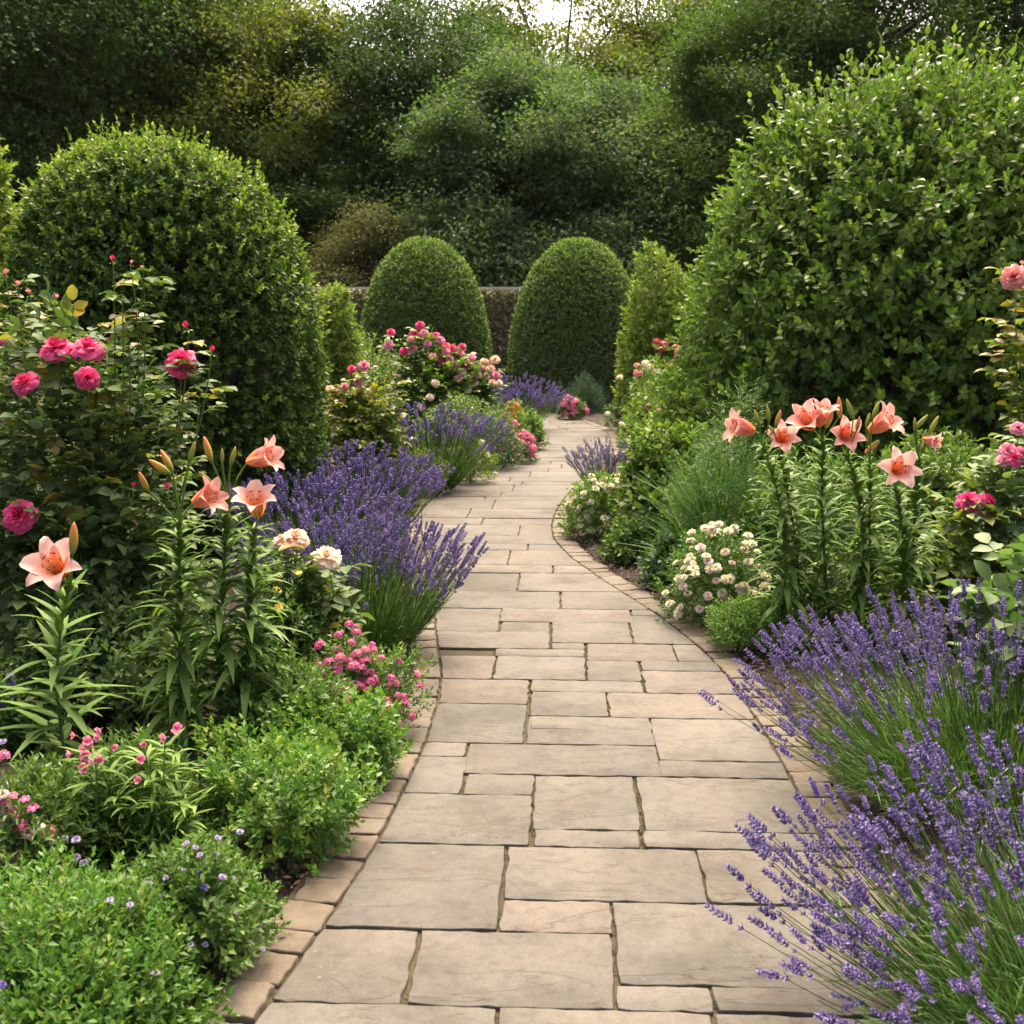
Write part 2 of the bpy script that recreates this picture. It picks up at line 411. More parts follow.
    hm = nt.nodes.new('ShaderNodeMath'); hm.operation = 'MULTIPLY_ADD'; hm.inputs[1].default_value = .35
    nt.links.new(n2.outputs['Fac'], hm.inputs[0]); nt.links.new(h, hm.inputs[2])
    b = nt.nodes.new('ShaderNodeBump'); b.inputs['Strength'].default_value = .8; b.inputs['Distance'].default_value = bumpd
    nt.links.new(hm.outputs[0], b.inputs['Height']); nt.links.new(b.outputs[0], p.inputs['Normal'])
    nt.links.new(c, p.inputs['Base Color']); p.inputs['Roughness'].default_value = .78
    p.inputs['Specular IOR Level'].default_value = .25
    return m
M['soil'] = soil_mat()
M['flag'] = stone_mat('sandstone flag', [(.093, .087, .080), (.108, .100, .090), (.100, .096, .090), (.124, .115, .104), (.117, .102, .090)])
M['sett'] = stone_mat('sandstone sett', [(.112, .093, .072), (.134, .110, .085), (.122, .106, .088), (.142, .122, .098)], .008, False)
def joint_mat():
    m, nt, p, out = mat('mossy joint')
    tc = nt.nodes.new('ShaderNodeTexCoord')
    n1 = noise(nt, 5, 4, .6, tc.outputs['Object']); n2 = noise(nt, 140, 4, .6, tc.outputs['Object'])
    r = ramp(nt, [(.40, (.050, .036, .024)), (.66, (.055, .052, .020))], n1.outputs['Fac'])
    r2 = ramp(nt, [(.3, (.6, .6, .6)), (.7, (1.3, 1.3, 1.3))], n2.outputs['Fac'])
    nt.links.new(mixc(nt, r.outputs[0], r2.outputs[0], 1.0, 'MULTIPLY'), p.inputs['Base Color'])
    p.inputs['Roughness'].default_value = 1
    b = nt.nodes.new('ShaderNodeBump'); b.inputs['Distance'].default_value = .006
    nt.links.new(n2.outputs['Fac'], b.inputs['Height']); nt.links.new(b.outputs[0], p.inputs['Normal'])
    return m
M['joint'] = joint_mat()
M['moss'] = leafmat('moss tuft', [(.05, .055, .016), (.085, .085, .022), (.085, .065, .03)], .8, .2)
M['chip'] = leafmat('bark chip', [(.012, .008, .006), (.03, .02, .014), (.06, .04, .027), (.13, .10, .075)], .9, 0)

# ------------------------------------------------------------------ ground and path
PHI = math.atan(50 / F_PX)
cu, su = math.cos(PHI), math.sin(PHI)
def to_uv(p): return np.array([p[0] * cu - p[1] * su, p[0] * su + p[1] * cu])
def to_xy(u, v): return u * cu + v * su, -u * su + v * cu
LEFT = [(205, 1100), (268, 1000), (324, 925), (380, 839), (407, 783), (427, 739), (439, 700), (442, 672), (438, 646), (433, 600), (427, 560), (421, 527), (422, 508), (441, 491), (489, 472), (525, 459), (546, 446), (549, 437), (535, 427), (505, 419), (470, 414), (440, 411)]
RIGHT = [(975, 1100), (895, 1000), (852, 900), (797, 790), (767, 735), (737, 689), (713, 659), (673, 625), (643, 605), (606, 582), (573, 559), (554, 540), (551, 526), (556, 510), (569, 492), (588, 474), (604, 458), (612, 445), (607, 431), (581, 421), (560, 415.5), (530, 411)]
def curve(pts):
    P = np.array([to_uv(G(*p)) for p in pts]); P = P[np.argsort(P[:, 1])]
    v = np.linspace(P[0, 1], P[-1, 1], 900); u = np.interp(v, P[:, 1], P[:, 0])
    k = np.hanning(31); k /= k.sum()
    us = np.convolve(np.pad(u, 15, mode='edge'), k, 'valid')
    us[:6] = u[:6]; us[-6:] = u[-6:]
    return v, us
lv, lu = curve(LEFT); rv, ru = curve(RIGHT)
UL = lambda v: np.interp(v, lv, lu)
UR = lambda v: np.interp(v, rv, ru)
VMAX = min(lv[-1], rv[-1]) - 0.02
VMIN = 1.3

# ground: one sheet to the horizon, finely divided and lumpy near the path
gx = np.concatenate([[-900, -300, -100, -40, -20, -12, -8, -6], np.linspace(-4.5, 4.5, 181), [6, 8, 12, 20, 40, 100, 300, 900]])
gy = np.concatenate([[-300, -60, -15, -4, 0], np.linspace(0.6, 9, 170), np.linspace(9.2, 32, 90), [36, 42, 50, 70, 110, 200, 400, 1200]])
X, Y = np.meshgrid(gx, gy)
U_, V_ = X * cu - Y * su, X * su + Y * cu
inside = np.minimum(U_ - np.interp(V_, lv, lu), np.interp(V_, rv, ru) - U_)      # >0 on the path
inside = np.where(V_ > VMAX + .1, -1, inside)
bump = 0.012 * np.sin(X * 23 + Y * 7) * np.sin(Y * 19 - X * 5) + rng.normal(0, .006, X.shape)
rise = np.clip((-inside - 0.2) / 0.6, 0, 1) * 0.03
near = (np.abs(X) < 4.4) & (Y > .6) & (Y < 31)
Z = np.where(inside > -0.17, -0.06, -0.012 + rise + bump * near)
ny, nx = X.shape
ii = np.arange(ny - 1)[:, None] * nx + np.arange(nx - 1)[None]
Fg = np.stack([ii, ii + 1, ii + nx + 1, ii + nx], -1).reshape(-1, 4)
o = link('ground', MB().add(np.stack([X, Y, Z], -1), Fg).mesh('ground', M['soil']))
structure(o)

def stone(mb, poly, z, bev, jit, tilt=.002, sub=.035):
    """an irregular slab: outline with worn edges, rounded arris and a flat top"""
    P = np.array(poly); out = []
    for a, b in zip(P, np.roll(P, -1, 0)):
        L = np.linalg.norm(b - a); k = max(1, int(L / sub)); k = min(k, 22)
        tt = np.arange(k) / k
        q = a + (b - a) * tt[:, None]
        nn = np.array([-(b - a)[1], (b - a)[0]]) / max(L, 1e-6)
        q = q + nn * rng.normal(0, jit, (k, 1)); out.append(q)
    q = np.concatenate(out); c = q.mean(0)
    # round the corners a little and shrink inward for each ring
    qs = (np.roll(q, 1, 0) + 2 * q + np.roll(q, -1, 0)) / 4
    q = .75 * q + .25 * qs
    def shrink(d):
        v = q - c; n = nrm(v); return c + v - n * d
    a, b = rng.normal(0, tilt, 2)
    rings = [(0, -.045), (0, -bev * .9), (bev * .35, -bev * .25), (bev, 0)]
    m = len(q); V = []
    for d, dz in rings:
        s = shrink(d); x, y = to_xy(s[:, 0], s[:, 1])
        zz = z + dz + (a * (s[:, 0] - c[0]) + b * (s[:, 1] - c[1])) + (rng.normal(0, bev * .1, m) if dz == -bev * .25 else 0)
        V.append(np.stack([x, y, zz], -1))
    x, y = to_xy(*c); V.append(np.array([[x, y, z + .0006]]))
    V = np.concatenate(V); i = np.arange(m); j = (i + 1) % m
    F = np.concatenate([np.stack([i + k * m, j + k * m, j + (k + 1) * m, i + (k + 1) * m], -1) for k in range(3)])
    mb.add(V, F)
    T = np.stack([i + 3 * m, j + 3 * m, np.full(m, 4 * m)], -1)
    mb.F.append((T + mb.n - len(V), 0))

def clipped(u0, u1, v0, v1, g):
    """stone rectangle cut to the curving path edges; u0/u1 None means up to the edge"""
    v0 += g; v1 -= g
    vs = np.linspace(v0, v1, 5)
    lo = np.maximum(UL(vs) + g, -99 if u0 is None else u0 + g)
    hi = np.minimum(UR(vs) - g, 99 if u1 is None else u1 - g)
    if np.mean(hi - lo) < 0.06: return None
    hi = np.maximum(hi, lo + .02)
    L = [(a, b) for a, b in zip(lo, vs)]; Rr = [(a, b) for a, b in zip(hi, vs)]
    if u0 is not None and np.ptp(lo) < 1e-6: L = [L[0], L[-1]]
    if u1 is not None and np.ptp(hi) < 1e-6: Rr = [Rr[0], Rr[-1]]
    return L[::-1] + Rr          # anticlockwise from above
flags = MB()
gap = .0042
c3 = lambda x, y: (260 + x * .5566, 700 + y * .5566)
c4 = lambda x, y: (400 + x * .3516, 430 + y * .3516)
N_ = None
near_stones = [(c3, s) for s in [
    (N_, 425, 548, 640), (425, 820, 557, 640), (820, N_, 560, 640),
    (N_, 273, 408, 546), (273, 637, 417, 555), (637, N_, 365, 513), (637, 815, 513, 560), (815, N_, 513, 560),
    (N_, 435, 258, 408), (440, 795, 262, 360), (430, 634, 358, 417), (634, 795, 358, 365), (795, N_, 268, 365),
    (N_, 488, 168, 259), (490, 680, 136, 235), (490, 685, 235, 264), (682, N_, 138, 233), (688, N_, 233, 268),
    (N_, 368, 97, 168), (N_, 373, 76, 97), (368, 718, 78, 134), (366, 494, 134, 168), (716, N_, 112, 138), (708, N_, 33, 112),
    (N_, 478, 5, 76), (478, 706, 29, 78)]] + [(c4, s) for s in [
    (370, 715, 815, 853), (714, N_, 822, 828),
    (N_, 366, 708, 776), (370, 592, 745, 816), (592, N_, 748, 822), (370, 692, 712, 746), (692, N_, 686, 748), (686, N_, 658, 686),
    (N_, 268, 640, 708), (268, 530, 645, 711), (268, 527, 622, 645), (530, 683, 657, 711), (530, 782, 607, 657), (782, N_, 610, 658),
    (N_, 427, 573, 622), (430, 527, 605, 622), (430, 657, 547, 606), (657, N_, 528, 609), (285, 428, 545, 573), (N_, 285, 507, 573)]]
used = []
for fn, (x0, x1, y0, y1) in near_stones:
    if y1 - y0 < 12: continue
    ym = (y0 + y1) / 2; xm = ((x0 or 60) + (x1 or 900)) / 2
    v1 = to_uv(G(*fn(xm, y0)))[1]; v0 = to_uv(G(*fn(xm, y1)))[1]
    u0 = None if x0 is None else to_uv(G(*fn(x0, ym)))[0]
    u1 = None if x1 is None else to_uv(G(*fn(x1, ym)))[0]
    used.append([u0, u1, v0, v1])
# snap neighbouring joints to each other so that the courses butt
vals = sorted({v for s in used for v in s[2:]}); grp = []
for v in vals:
    if grp and v - grp[-1][-1] < .028: grp[-1].append(v)
    else: grp.append([v])
snap = {v: sum(g_) / len(g_) for g_ in grp for v in g_}
for s in used: s[2], s[3] = snap[s[2]], snap[s[3]]
for u0, u1, v0, v1 in used:
    p = clipped(u0, u1, v0, v1, gap)
    if p: stone(flags, p, rng.normal(0, .0015), .0032, .0028)
v = max(s[3] for s in used)
vtop = to_uv(G(*c4(300, 507)))[1]
prev = []
v = vtop
r = np.random.default_rng(5)
# the two odd corners the measured stones leave open next to the first random course
for u0, u1, y0, y1 in ((285, 657, 507, 546), (430, 657, 528, 548)):
    pass
extra = [(to_uv(G(*c4(285, 526)))[0], to_uv(G(*c4(657, 526)))[0], to_uv(G(*c4(450, 546)))[1], vtop),
         (to_uv(G(*c4(657, 520)))[0], None, to_uv(G(*c4(700, 528)))[1], vtop)]
for u0, u1, a, b in extra:
    if b - a > .05:
        p = clipped(u0, u1, a, b, gap)
        if p: stone(flags, p, 0, .0032, .0028)
while v < VMAX - .15:
    hrow = float(r.choice([.24, .32, .42, .5])); v1 = min(v + hrow, VMAX)
    lo, hi = float(np.min(UL(np.linspace(v, v1, 5)))), float(np.max(UR(np.linspace(v, v1, 5))))
    u = lo; cuts = []
    while True:
        w = float(r.uniform(.42, .85)); u += w
        if u > hi - .25: break
        if any(abs(u - q) < .08 for q in prev): u += .13
        cuts.append(u)
    es = [None] + cuts + [None]
    for a, b in zip(es[:-1], es[1:]):
        aa = a if a is not None else None
        p = clipped(aa, b, v, v1, gap + .0005)
        if p is None: continue
        if hrow > .4 and r.uniform() < .3 and a is not None and b is not None:
            vm = v + hrow * float(r.choice([.35, .6]))
            for q0, q1 in ((v, vm), (vm, v1)):
                p = clipped(a, b, q0, q1, gap + .0005)
                if p: stone(flags, p, rng.normal(0, .0015), .0032, .0028)
        else:
            stone(flags, p, rng.normal(0, .0015), .0032, .0028)
    prev = cuts; v = v1
v = min(s[2] for s in used)
path = structure(link('path', flags.mesh('path', M['flag'])))
for pl in path.data.polygons: pass

setts = MB()
def edging(side):
    v = VMIN + .05; vs_, us_ = (lv, lu) if side < 0 else (rv, ru)
    s = np.concatenate([[0], np.cumsum(np.hypot(np.diff(us_), np.diff(vs_)))])
    pos = np.interp(VMIN, vs_, s)
    while pos < s[-1] - .2:
        L = float(rng.uniform(.095, .15)); W = float(rng.uniform(.125, .15)); k = .0035
        q = []
        for d in (pos + k, pos + L - k):
            uu, vv = np.interp(d, s, us_), np.interp(d, s, vs_)
            u2, v2 = np.interp(d + .05, s, us_) - np.interp(d - .05, s, us_), np.interp(d + .05, s, vs_) - np.interp(d - .05, s, vs_)
            l = math.hypot(u2, v2); n = np.array([v2 / l, -u2 / l]) * side
            b = np.array([uu, vv]); q.append((b + n * .006, b + n * (W + rng.normal(0, .003))))
        poly = [q[0][0], q[0][1], q[1][1], q[1][0]]
        if side < 0: poly = poly[::-1]
        stone(setts, poly, .002 + rng.normal(0, .003), .006, .003, .02, .022)
        pos += L
edging(-1); edging(1)
structure(link('path_edging', setts.mesh('path_edging', M['sett'])))
# bedding between the stones
vs = np.linspace(VMIN, VMAX + .05, 300)
l = np.stack([*to_xy(UL(vs) - .155, vs), np.full(300, -.013)], -1); rr_ = np.stack([*to_xy(UR(vs) + .155, vs), np.full(300, -.013)], -1)
i = np.arange(299)
structure(link('path_bedding', MB().add(np.concatenate([l, rr_]), np.stack([i, i + 300, i + 301, i + 1], -1)).mesh('path_bedding', M['joint'])))
# moss and crumbs in the near joints
tuft_p = []
for u0, u1, v0, v1 in used:
    a = UL(v0) if u0 is None else u0; b = UR(v0) if u1 is None else u1
    n = int((b - a) * 110); tuft_p.append(np.stack([rng.uniform(a, b, n), np.full(n, v0) + rng.normal(0, .003, n)], -1))
    if u0 is not None:
        n = int((v1 - v0) * 130); tuft_p.append(np.stack([u0 + rng.normal(0, .003, n), rng.uniform(v0, v1, n)], -1))
for f in (UL, UR):
    q = rng.uniform(1.8, 9, 900); tuft_p.append(np.stack([f(q) + rng.normal(0, .004, 900), q], -1))
tp = np.concatenate(tuft_p)
keep = (np.sin(tp[:, 0] * 5.1 + 1) + np.sin(tp[:, 1] * 4.3 + tp[:, 0] * 2) + rng.normal(0, .8, len(tp))) > 0.1
tp = tp[keep]
x, y = to_xy(tp[:, 0], tp[:, 1]); n = len(tp)
V, Fc = sprigs(np.stack([x, y, np.full(n, -.013)], -1), np.array([0, 0, 1.]) + rng.normal(0, .3, (n, 3)), .008, 5, .008, .0035, 1.2, .6, T_QUAD)
mo = link('moss', MB().add(V, Fc).mesh('moss', M['moss'])); mo['kind'] = 'stuff'
mo['label'] = 'brown and green moss filling the joints between the flagstones'; mo['category'] = 'moss'
# bark chips on the bare strips of soil
n = 9000
q = rng.uniform(1.6, 12, n); sd_ = rng.choice([-1, 1], n)
u = np.where(sd_ < 0, UL(q) - .12 - np.abs(rng.normal(0, .22, n)), UR(q) + .12 + np.abs(rng.normal(0, .22, n)))
x, y = to_xy(u, q)
V, Fc = leaves(np.stack([x, y, .012 + rng.uniform(0, .018, n)], -1), rng.normal(0, 1, (n, 3)) * [1, 1, .35], np.array([0, 0, 1.]) + rng.normal(0, .5, (n, 3)), rng.uniform(.012, .04, n), rng.uniform(.006, .016, n), T_QUAD)
mo = link('bark_mulch', MB().add(V, Fc).mesh('bark_mulch', M['chip'], smooth=False)); mo['kind'] = 'stuff'
mo['label'] = 'dark bark mulch on the soil along the path edge'; mo['category'] = 'mulch'
# ------------------------------------------------------------------ wall and trees
def wall_mat():
    m, nt, p, out = mat('old brick')
    tc = nt.nodes.new('ShaderNodeTexCoord')
    mp = nt.nodes.new('ShaderNodeMapping'); mp.inputs['Rotation'].default_value = (PI / 2, 0, 0)
    nt.links.new(tc.outputs['Object'], mp.inputs['Vector'])
    b = nt.nodes.new('ShaderNodeTexBrick'); nt.links.new(mp.outputs[0], b.inputs['Vector'])
    b.inputs['Scale'].default_value = 1; b.inputs['Brick Width'].default_value = .23; b.inputs['Row Height'].default_value = .075; b.inputs['Mortar Size'].default_value = .006
    b.inputs['Color1'].default_value = (.34, .18, .12, 1); b.inputs['Color2'].default_value = (.40, .25, .17, 1); b.inputs['Mortar'].default_value = (.30, .26, .21, 1)
    nt.links.new(b.outputs['Color'], p.inputs['Base Color']); p.inputs['Roughness'].default_value = .9
    return m
M['brick'] = wall_mat()
M['coping'] = plain('coping stone', (.62, .55, .42), (.72, .64, .50), 14, .85)
def boxm(x0, x1, y0, y1, z0, z1):
    V = np.array([[x, y, z] for z in (z0, z1) for y in (y0, y1) for x in (x0, x1)])
    return V, np.array([[0, 2, 3, 1], [4, 5, 7, 6], [0, 1, 5, 4], [1, 3, 7, 5], [3, 2, 6, 7], [2, 0, 4, 6]])
WY = 29.0
wz = A(500, 287, WY)[2]
w = thing('garden_wall', 'long old brick garden wall with pale coping behind the clipped domes', 'wall', (0, WY, 0))
link('brickwork', MB().add(*boxm(-16, 16, 0, .34, -.1, wz - .09)).mesh('brickwork', M['brick'], False), w)
link('coping', MB().add(*boxm(-16.05, 16.05, -.05, .39, wz - .09, wz)).mesh('coping', M['coping'], False), w)
n = 34000
P = np.stack([rng.uniform(-9, 6, n), -.06 - np.abs(rng.normal(0, .07, n)), rng.uniform(0, 1, n) ** .8 * (wz - .04)], -1)
keep = (np.sin(P[:, 0] * 1.7 + 2) + np.sin(P[:, 2] * 2.3 + P[:, 0] * .9) + rng.normal(0, .6, n)) > -1.5
P = P[keep]; n = len(P)
V, Fc = leaves(P, np.stack([rng.normal(0, .5, n), -np.abs(rng.normal(.3, .3, n)), -np.abs(rng.normal(.6, .4, n))], -1), np.array([0, -1, .5]) + rng.normal(0, .4, (n, 3)), rng.uniform(.07, .12, n), rng.uniform(.05, .09, n), T_FOLD)
cr = thing('creeper', 'green and russet creeper covering the face of the brick wall', 'climbing plant', (0, WY, 0))
link('foliage', MB().add(V, Fc).mesh('creeper_foliage', M['creeper']), cr)

def tree(name, label, px, Y, h, R, low, m, nc=80, nl=760, leaf=.17, group=None, dens=1.0, seed=0, cat='tree', rc=(.2, .34), flat=.75, trunk_r=None):
    global rng
    rng = np.random.default_rng(900 + seed)
    nc = int(nc * 1.9); nl = nl * .56 * 1.3; leaf *= .86
    X = (px - 512) * scale(Y, h * .5)
    t = thing(name, label, cat, (X, Y, 0), group)
    zc, rz = (h + low) / 2, (h - low) / 2
    d = rvec(nc); g = lumps(d, 6, .22, seed + 3)
    f = (.5 + .5 * rng.uniform(0, 1, nc) ** .45) * g
    cen = d * f[:, None] * np.array([R, R, rz]) + np.array([0, 0, zc])
    rcl = 1.15 * rng.uniform(.13, .26, nc) * min(R, rz)
    cen[:, 2] = np.maximum(cen[:, 2], low + .3)
    # limbs
    mb = MB()
    tr = trunk_r or h * .02
    k = 9; zt = np.linspace(-.1, h * .8, k)
    wob = np.cumsum(rng.normal(0, h * .008, (k, 2)), 0)
    line = np.concatenate([wob, zt[:, None]], 1); line[0, :2] = line[1, :2] = 0
    mb.add(*tubes(line[None], (tr * np.linspace(1.15, .2, k))[None], 8))
    nb = min(60, nc); idx = rng.permutation(nc)[:nb]
    s0 = np.clip((cen[idx, 2] - rng.uniform(.15, .4, nb) * h * .6) / (h * .8), .08, .85)
    p0 = np.stack([np.interp(s0 * h * .8, zt, line[:, i]) for i in range(3)], -1)
    p1 = p0 * .5 + cen[idx] * .5 + np.stack([np.zeros(nb), np.zeros(nb), rng.uniform(-.02, .10, nb) * h], -1)
    L = np.linalg.norm(cen[idx] - p0, axis=1)
    mb.add(*tubes(bez(p0, p1, cen[idx], 7), (np.linspace(1, .18, 7)[None] * (tr * .2 + L * .012)[:, None]), 5))
    # twigs inside each clump
    q0 = np.repeat(cen[idx], 4, 0); q2 = q0 + rvec(len(q0)) * np.repeat(rcl[idx], 4)[:, None] * .85
    mb.add(*tubes(bez(q0, (q0 + q2) / 2 + rng.normal(0, .08, q0.shape), q2, 4), np.array([[.02, .015, .01, .005]]) * h / 10, 3))
    link('trunk', mb.mesh('trunk', M['bark']), t)
    # crown: soft sprays of leaves gathered round the side twigs of every clump
    nsub = 15
    sc_ = np.repeat(np.arange(nc), nsub)
    sub = cen[sc_] + rng.normal(0, 1, (len(sc_), 3)) * np.repeat(rcl, nsub)[:, None] * np.array([.58, .58, .42])
    leaf = leaf * 1.02
    nn = np.maximum(8, nl * 2.3 * dens * (rcl / rcl.mean()) ** 1.4 / nsub).astype(int)
    si = np.repeat(np.arange(len(sub)), np.repeat(nn, nsub)); n = len(si); ci = sc_[si]
    sd_ = rng.uniform(.6, 1.5, len(sub)) * .26 * R / 4.5 + .10
    P = sub[si] + rng.normal(0, 1, (n, 3)) * sd_[si][:, None] * np.array([1, 1, .55])
    dd = nrm(P - cen[ci] + np.array([0, 0, .25]) + .4 * nrm(cen[ci] - np.array([0, 0, zc])))
    D = dd * .5 + rng.normal(0, .6, (n, 3)) + np.array([0, 0, -.3])
    U = dd * .6 + np.array([0, 0, .65]) + rng.normal(0, .35, (n, 3))
    s = rng.uniform(.6, 1.3, n) * leaf
    keep = P[:, 2] > .1
    V, Fc = leaves(P[keep], D[keep], U[keep], s[keep], s[keep] * .62, T_QUAD)
    link('crown', MB().add(V, Fc).mesh('crown', m, False), t)
    rng = np.random.default_rng(77 + seed)
    return t
GT = 'trees of the wood beyond the wall'
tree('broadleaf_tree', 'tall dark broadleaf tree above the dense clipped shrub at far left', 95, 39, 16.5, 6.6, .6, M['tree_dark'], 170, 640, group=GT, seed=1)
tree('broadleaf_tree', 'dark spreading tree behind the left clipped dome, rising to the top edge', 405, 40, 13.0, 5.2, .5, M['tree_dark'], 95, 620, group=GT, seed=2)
tree('broadleaf_tree', 'tree with golden backlight painted into its leaves, rising between the two dark trees at upper left', 240, 38.0, 12.5, 3.7, 4.0, M['tree_gold'], 70, 520, leaf=.17, group=GT, seed=3)
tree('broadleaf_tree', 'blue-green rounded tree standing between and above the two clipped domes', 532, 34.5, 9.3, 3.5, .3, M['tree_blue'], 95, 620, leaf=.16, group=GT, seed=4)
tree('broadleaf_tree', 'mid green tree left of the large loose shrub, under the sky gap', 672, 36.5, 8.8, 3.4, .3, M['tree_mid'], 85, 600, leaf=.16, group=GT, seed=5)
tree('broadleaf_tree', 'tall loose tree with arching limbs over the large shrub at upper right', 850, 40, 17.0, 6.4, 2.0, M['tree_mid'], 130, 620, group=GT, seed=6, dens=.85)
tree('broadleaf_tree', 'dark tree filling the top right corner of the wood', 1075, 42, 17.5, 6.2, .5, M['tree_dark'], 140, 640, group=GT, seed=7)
tree('broadleaf_tree', 'thin-topped tree, sunlight painted into its leaf colour, bright sky on its right, top centre', 560, 48, 15.2, 4.2, 2.0, M['tree_gold'], 90, 420, leaf=.2, group=GT, seed=8, dens=.7)
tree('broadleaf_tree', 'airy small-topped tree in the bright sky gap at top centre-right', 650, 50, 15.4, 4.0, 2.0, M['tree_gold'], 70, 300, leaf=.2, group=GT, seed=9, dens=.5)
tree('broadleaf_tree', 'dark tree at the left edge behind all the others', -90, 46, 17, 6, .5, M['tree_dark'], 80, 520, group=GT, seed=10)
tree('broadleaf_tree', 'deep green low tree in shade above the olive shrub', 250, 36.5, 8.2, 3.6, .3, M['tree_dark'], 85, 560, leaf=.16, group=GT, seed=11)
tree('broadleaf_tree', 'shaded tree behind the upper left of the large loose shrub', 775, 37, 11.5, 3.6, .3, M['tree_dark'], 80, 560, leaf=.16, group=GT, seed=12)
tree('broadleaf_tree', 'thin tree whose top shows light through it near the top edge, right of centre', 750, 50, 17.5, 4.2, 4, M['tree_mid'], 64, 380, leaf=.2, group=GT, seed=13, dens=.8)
for k, (px, Y, h, R) in enumerate([(150, 56, 13, 7), (420, 57, 11.5, 7), (640, 58, 11, 6), (900, 56, 14, 7)]):
    tree('broadleaf_tree', ['distant dark tree filling the gap under the golden tree', 'distant dark tree closing the wood behind the left dome',
         'distant dark tree low under the bright sky gap', 'distant dark tree closing the wood at upper right'][k], px, Y, h, R, .3, M['tree_dark'], 70, 520, leaf=.24, group=GT, seed=20 + k)
tree('broadleaf_tree', 'dark tree close behind the tallest left tree, filling its crown gaps', 15, 45, 15.5, 5.5, .5, M['tree_mid'], 120, 520, leaf=.2, group=GT, seed=30)
tree('evergreen_shrub', 'olive-brown loose shrub just beyond the wall beside the left clipped dome', 366, 31.5, A(366, 226, 31.5)[2], 1.75, .2, M['tree_olive'], 60, 420, leaf=.10, cat='shrub', seed=14, trunk_r=.05)

# ------------------------------------------------------------------ clipped domes and shrubs
def bush(name, label, px, Y, Rpx, ytop, m, young=None, n=9000, m_leaf=7, LL=.05, LW=.03, p=3.0, q=2.0, slen=.06, amp=.04, inner=.22, cat='shrub', group=None, seed=0,
         shoots=0, shoot_len=.22, T=T_FOLD, low=.02, youngfrac=.15, clump=0.0, core=None, spl=(1.25, .5), droop=0.0):
    global rng
    rng = np.random.default_rng(300 + seed)
    s = scale(Y, 1.2); X = (px - 512) * s; R = Rpx * s; h = A(px, ytop, Y)[2]
    t = thing(name, label, cat, (X, Y, 0), group)
    P, N, z = dome(n, R, h, p, q, low, inner, amp, seed)
    D = N + rng.normal(0, .45, N.shape) + np.array([0, 0, .35 - droop])
    yf = (rng.uniform(0, 1, n) < youngfrac * (.25 + 1.6 * z ** 2))
    mb = MB()
    a = ~yf
    mb.add(*sprigs(P[a], D[a], slen, m_leaf, LL, LW, *spl, T), 0)
    mats = [m]
    if young is not None:
        mb.add(*sprigs(P[yf] + N[yf] * slen * .5, D[yf] + [0, 0, .4], slen * 1.3, m_leaf, LL * .85, LW * .85, spl[0] * .8, .35, T), 1); mats.append(young)
    if shoots:
        k = shoots; Ps, Ns, zs = dome(k * 4, R, h, p, q, .3, .02, amp, seed)
        w = np.argsort(-(zs + rng.uniform(0, .35, k * 4)))[:k]; Ps, Ns = Ps[w], Ns[w]
        Ds = Ns * .5 + np.array([0, 0, .9]) + rng.normal(0, .3, Ps.shape)
        ln = rng.uniform(.4, 1.1, k) * shoot_len
        mb.add(*sprigs(Ps, Ds, ln, 12, LL * .95, LW * .95, 1.1, .35, T), 1 if young is not None else 0)
    link('foliage', mb.mesh('foliage', mats), t)
    # branches: a woody frame reaching out to the leaves
    k = 70; w = rng.permutation(n)[:k]
    p0 = np.stack([rng.normal(0, R * .08, k), rng.normal(0, R * .08, k), np.full(k, .0)], -1)
    p2 = P[w] * .96; p1 = p2 * [.35, .35, .6] + rng.normal(0, .06 * R, p2.shape)
    mbb = MB().add(*tubes(bez(p0, p1, p2, 7), np.linspace(.022, .004, 7)[None] * max(R, .4), 5))
    if shoots:
        e = Ps + nrm(Ds) * ln[:, None]
        mbb.add(*tubes(bez(Ps - nrm(Ds) * .15, Ps, e, 4), np.array([[.004, .003, .002, .0015]]), 3))
    if core:
        th = np.linspace(0, 2 * PI, 33)[:-1]; zz = np.linspace(0, .985, 16)
        rr = np.maximum(1 - zz ** p, 0) ** (1 / q) * core
        V = np.stack([np.outer(rr, np.cos(th)) * R, np.outer(rr, np.sin(th)) * R, np.repeat((zz * h * core)[:, None], 32, 1)], -1).reshape(-1, 3)
        V = V + rng.normal(0, .03 * R, V.shape)
        i = np.arange(15)[:, None] * 32; j = np.arange(32)[None]; j2 = (j + 1) % 32
        mbb.add(V, np.stack([i + j, i + j2, i + 32 + j2, i + 32 + j], -1).reshape(-1, 4))
        mbb.add(V[-32:], np.arange(32)[None])
    link('branches', mbb.mesh('branches', M['bark']), t)
    return t
GD = 'clipped evergreen domes'
bush('topiary_dome', 'smooth clipped green dome on the left of the path end', 425, 24.8, 67, 241, M['yew'], M['young'], 26000, 5, .055, .03, 2.6, 2.05, .05, .016, .07, 'topiary', GD, 1, T=T_QUAD, youngfrac=.12, core=.93)
bush('topiary_dome', 'smooth clipped green dome on the right of the path end', 577, 23.0, 68, 240, M['yew'], M['young'], 26000, 5, .05, .028, 2.6, 2.05, .045, .016, .07, 'topiary', GD, 2, T=T_QUAD, youngfrac=.12, core=.93)
bush('clipped_shrub', 'big dense dome-shaped shrub with shoots sprouting from its top, left', 166, 7.8, 150, 148, M['shrub'], M['young'], 21000, 8, .046, .028, 3.9, 2.2, .06, .035, .18, 'shrub', None, 3, shoots=150, shoot_len=.24, youngfrac=.22, core=.84)
bush('loose_shrub', 'huge loose broad-leaved shrub filling the upper right', 905, 9.3, 238, 40, M['broad'], M['broad_light'], 11500, 8, .084, .047, 1.65, 1.7, .17, .10, .26, 'shrub', None, 4, shoots=210, shoot_len=.62, T=T_LEAF, youngfrac=.35, core=.82, spl=(1.25, .8), droop=.65)
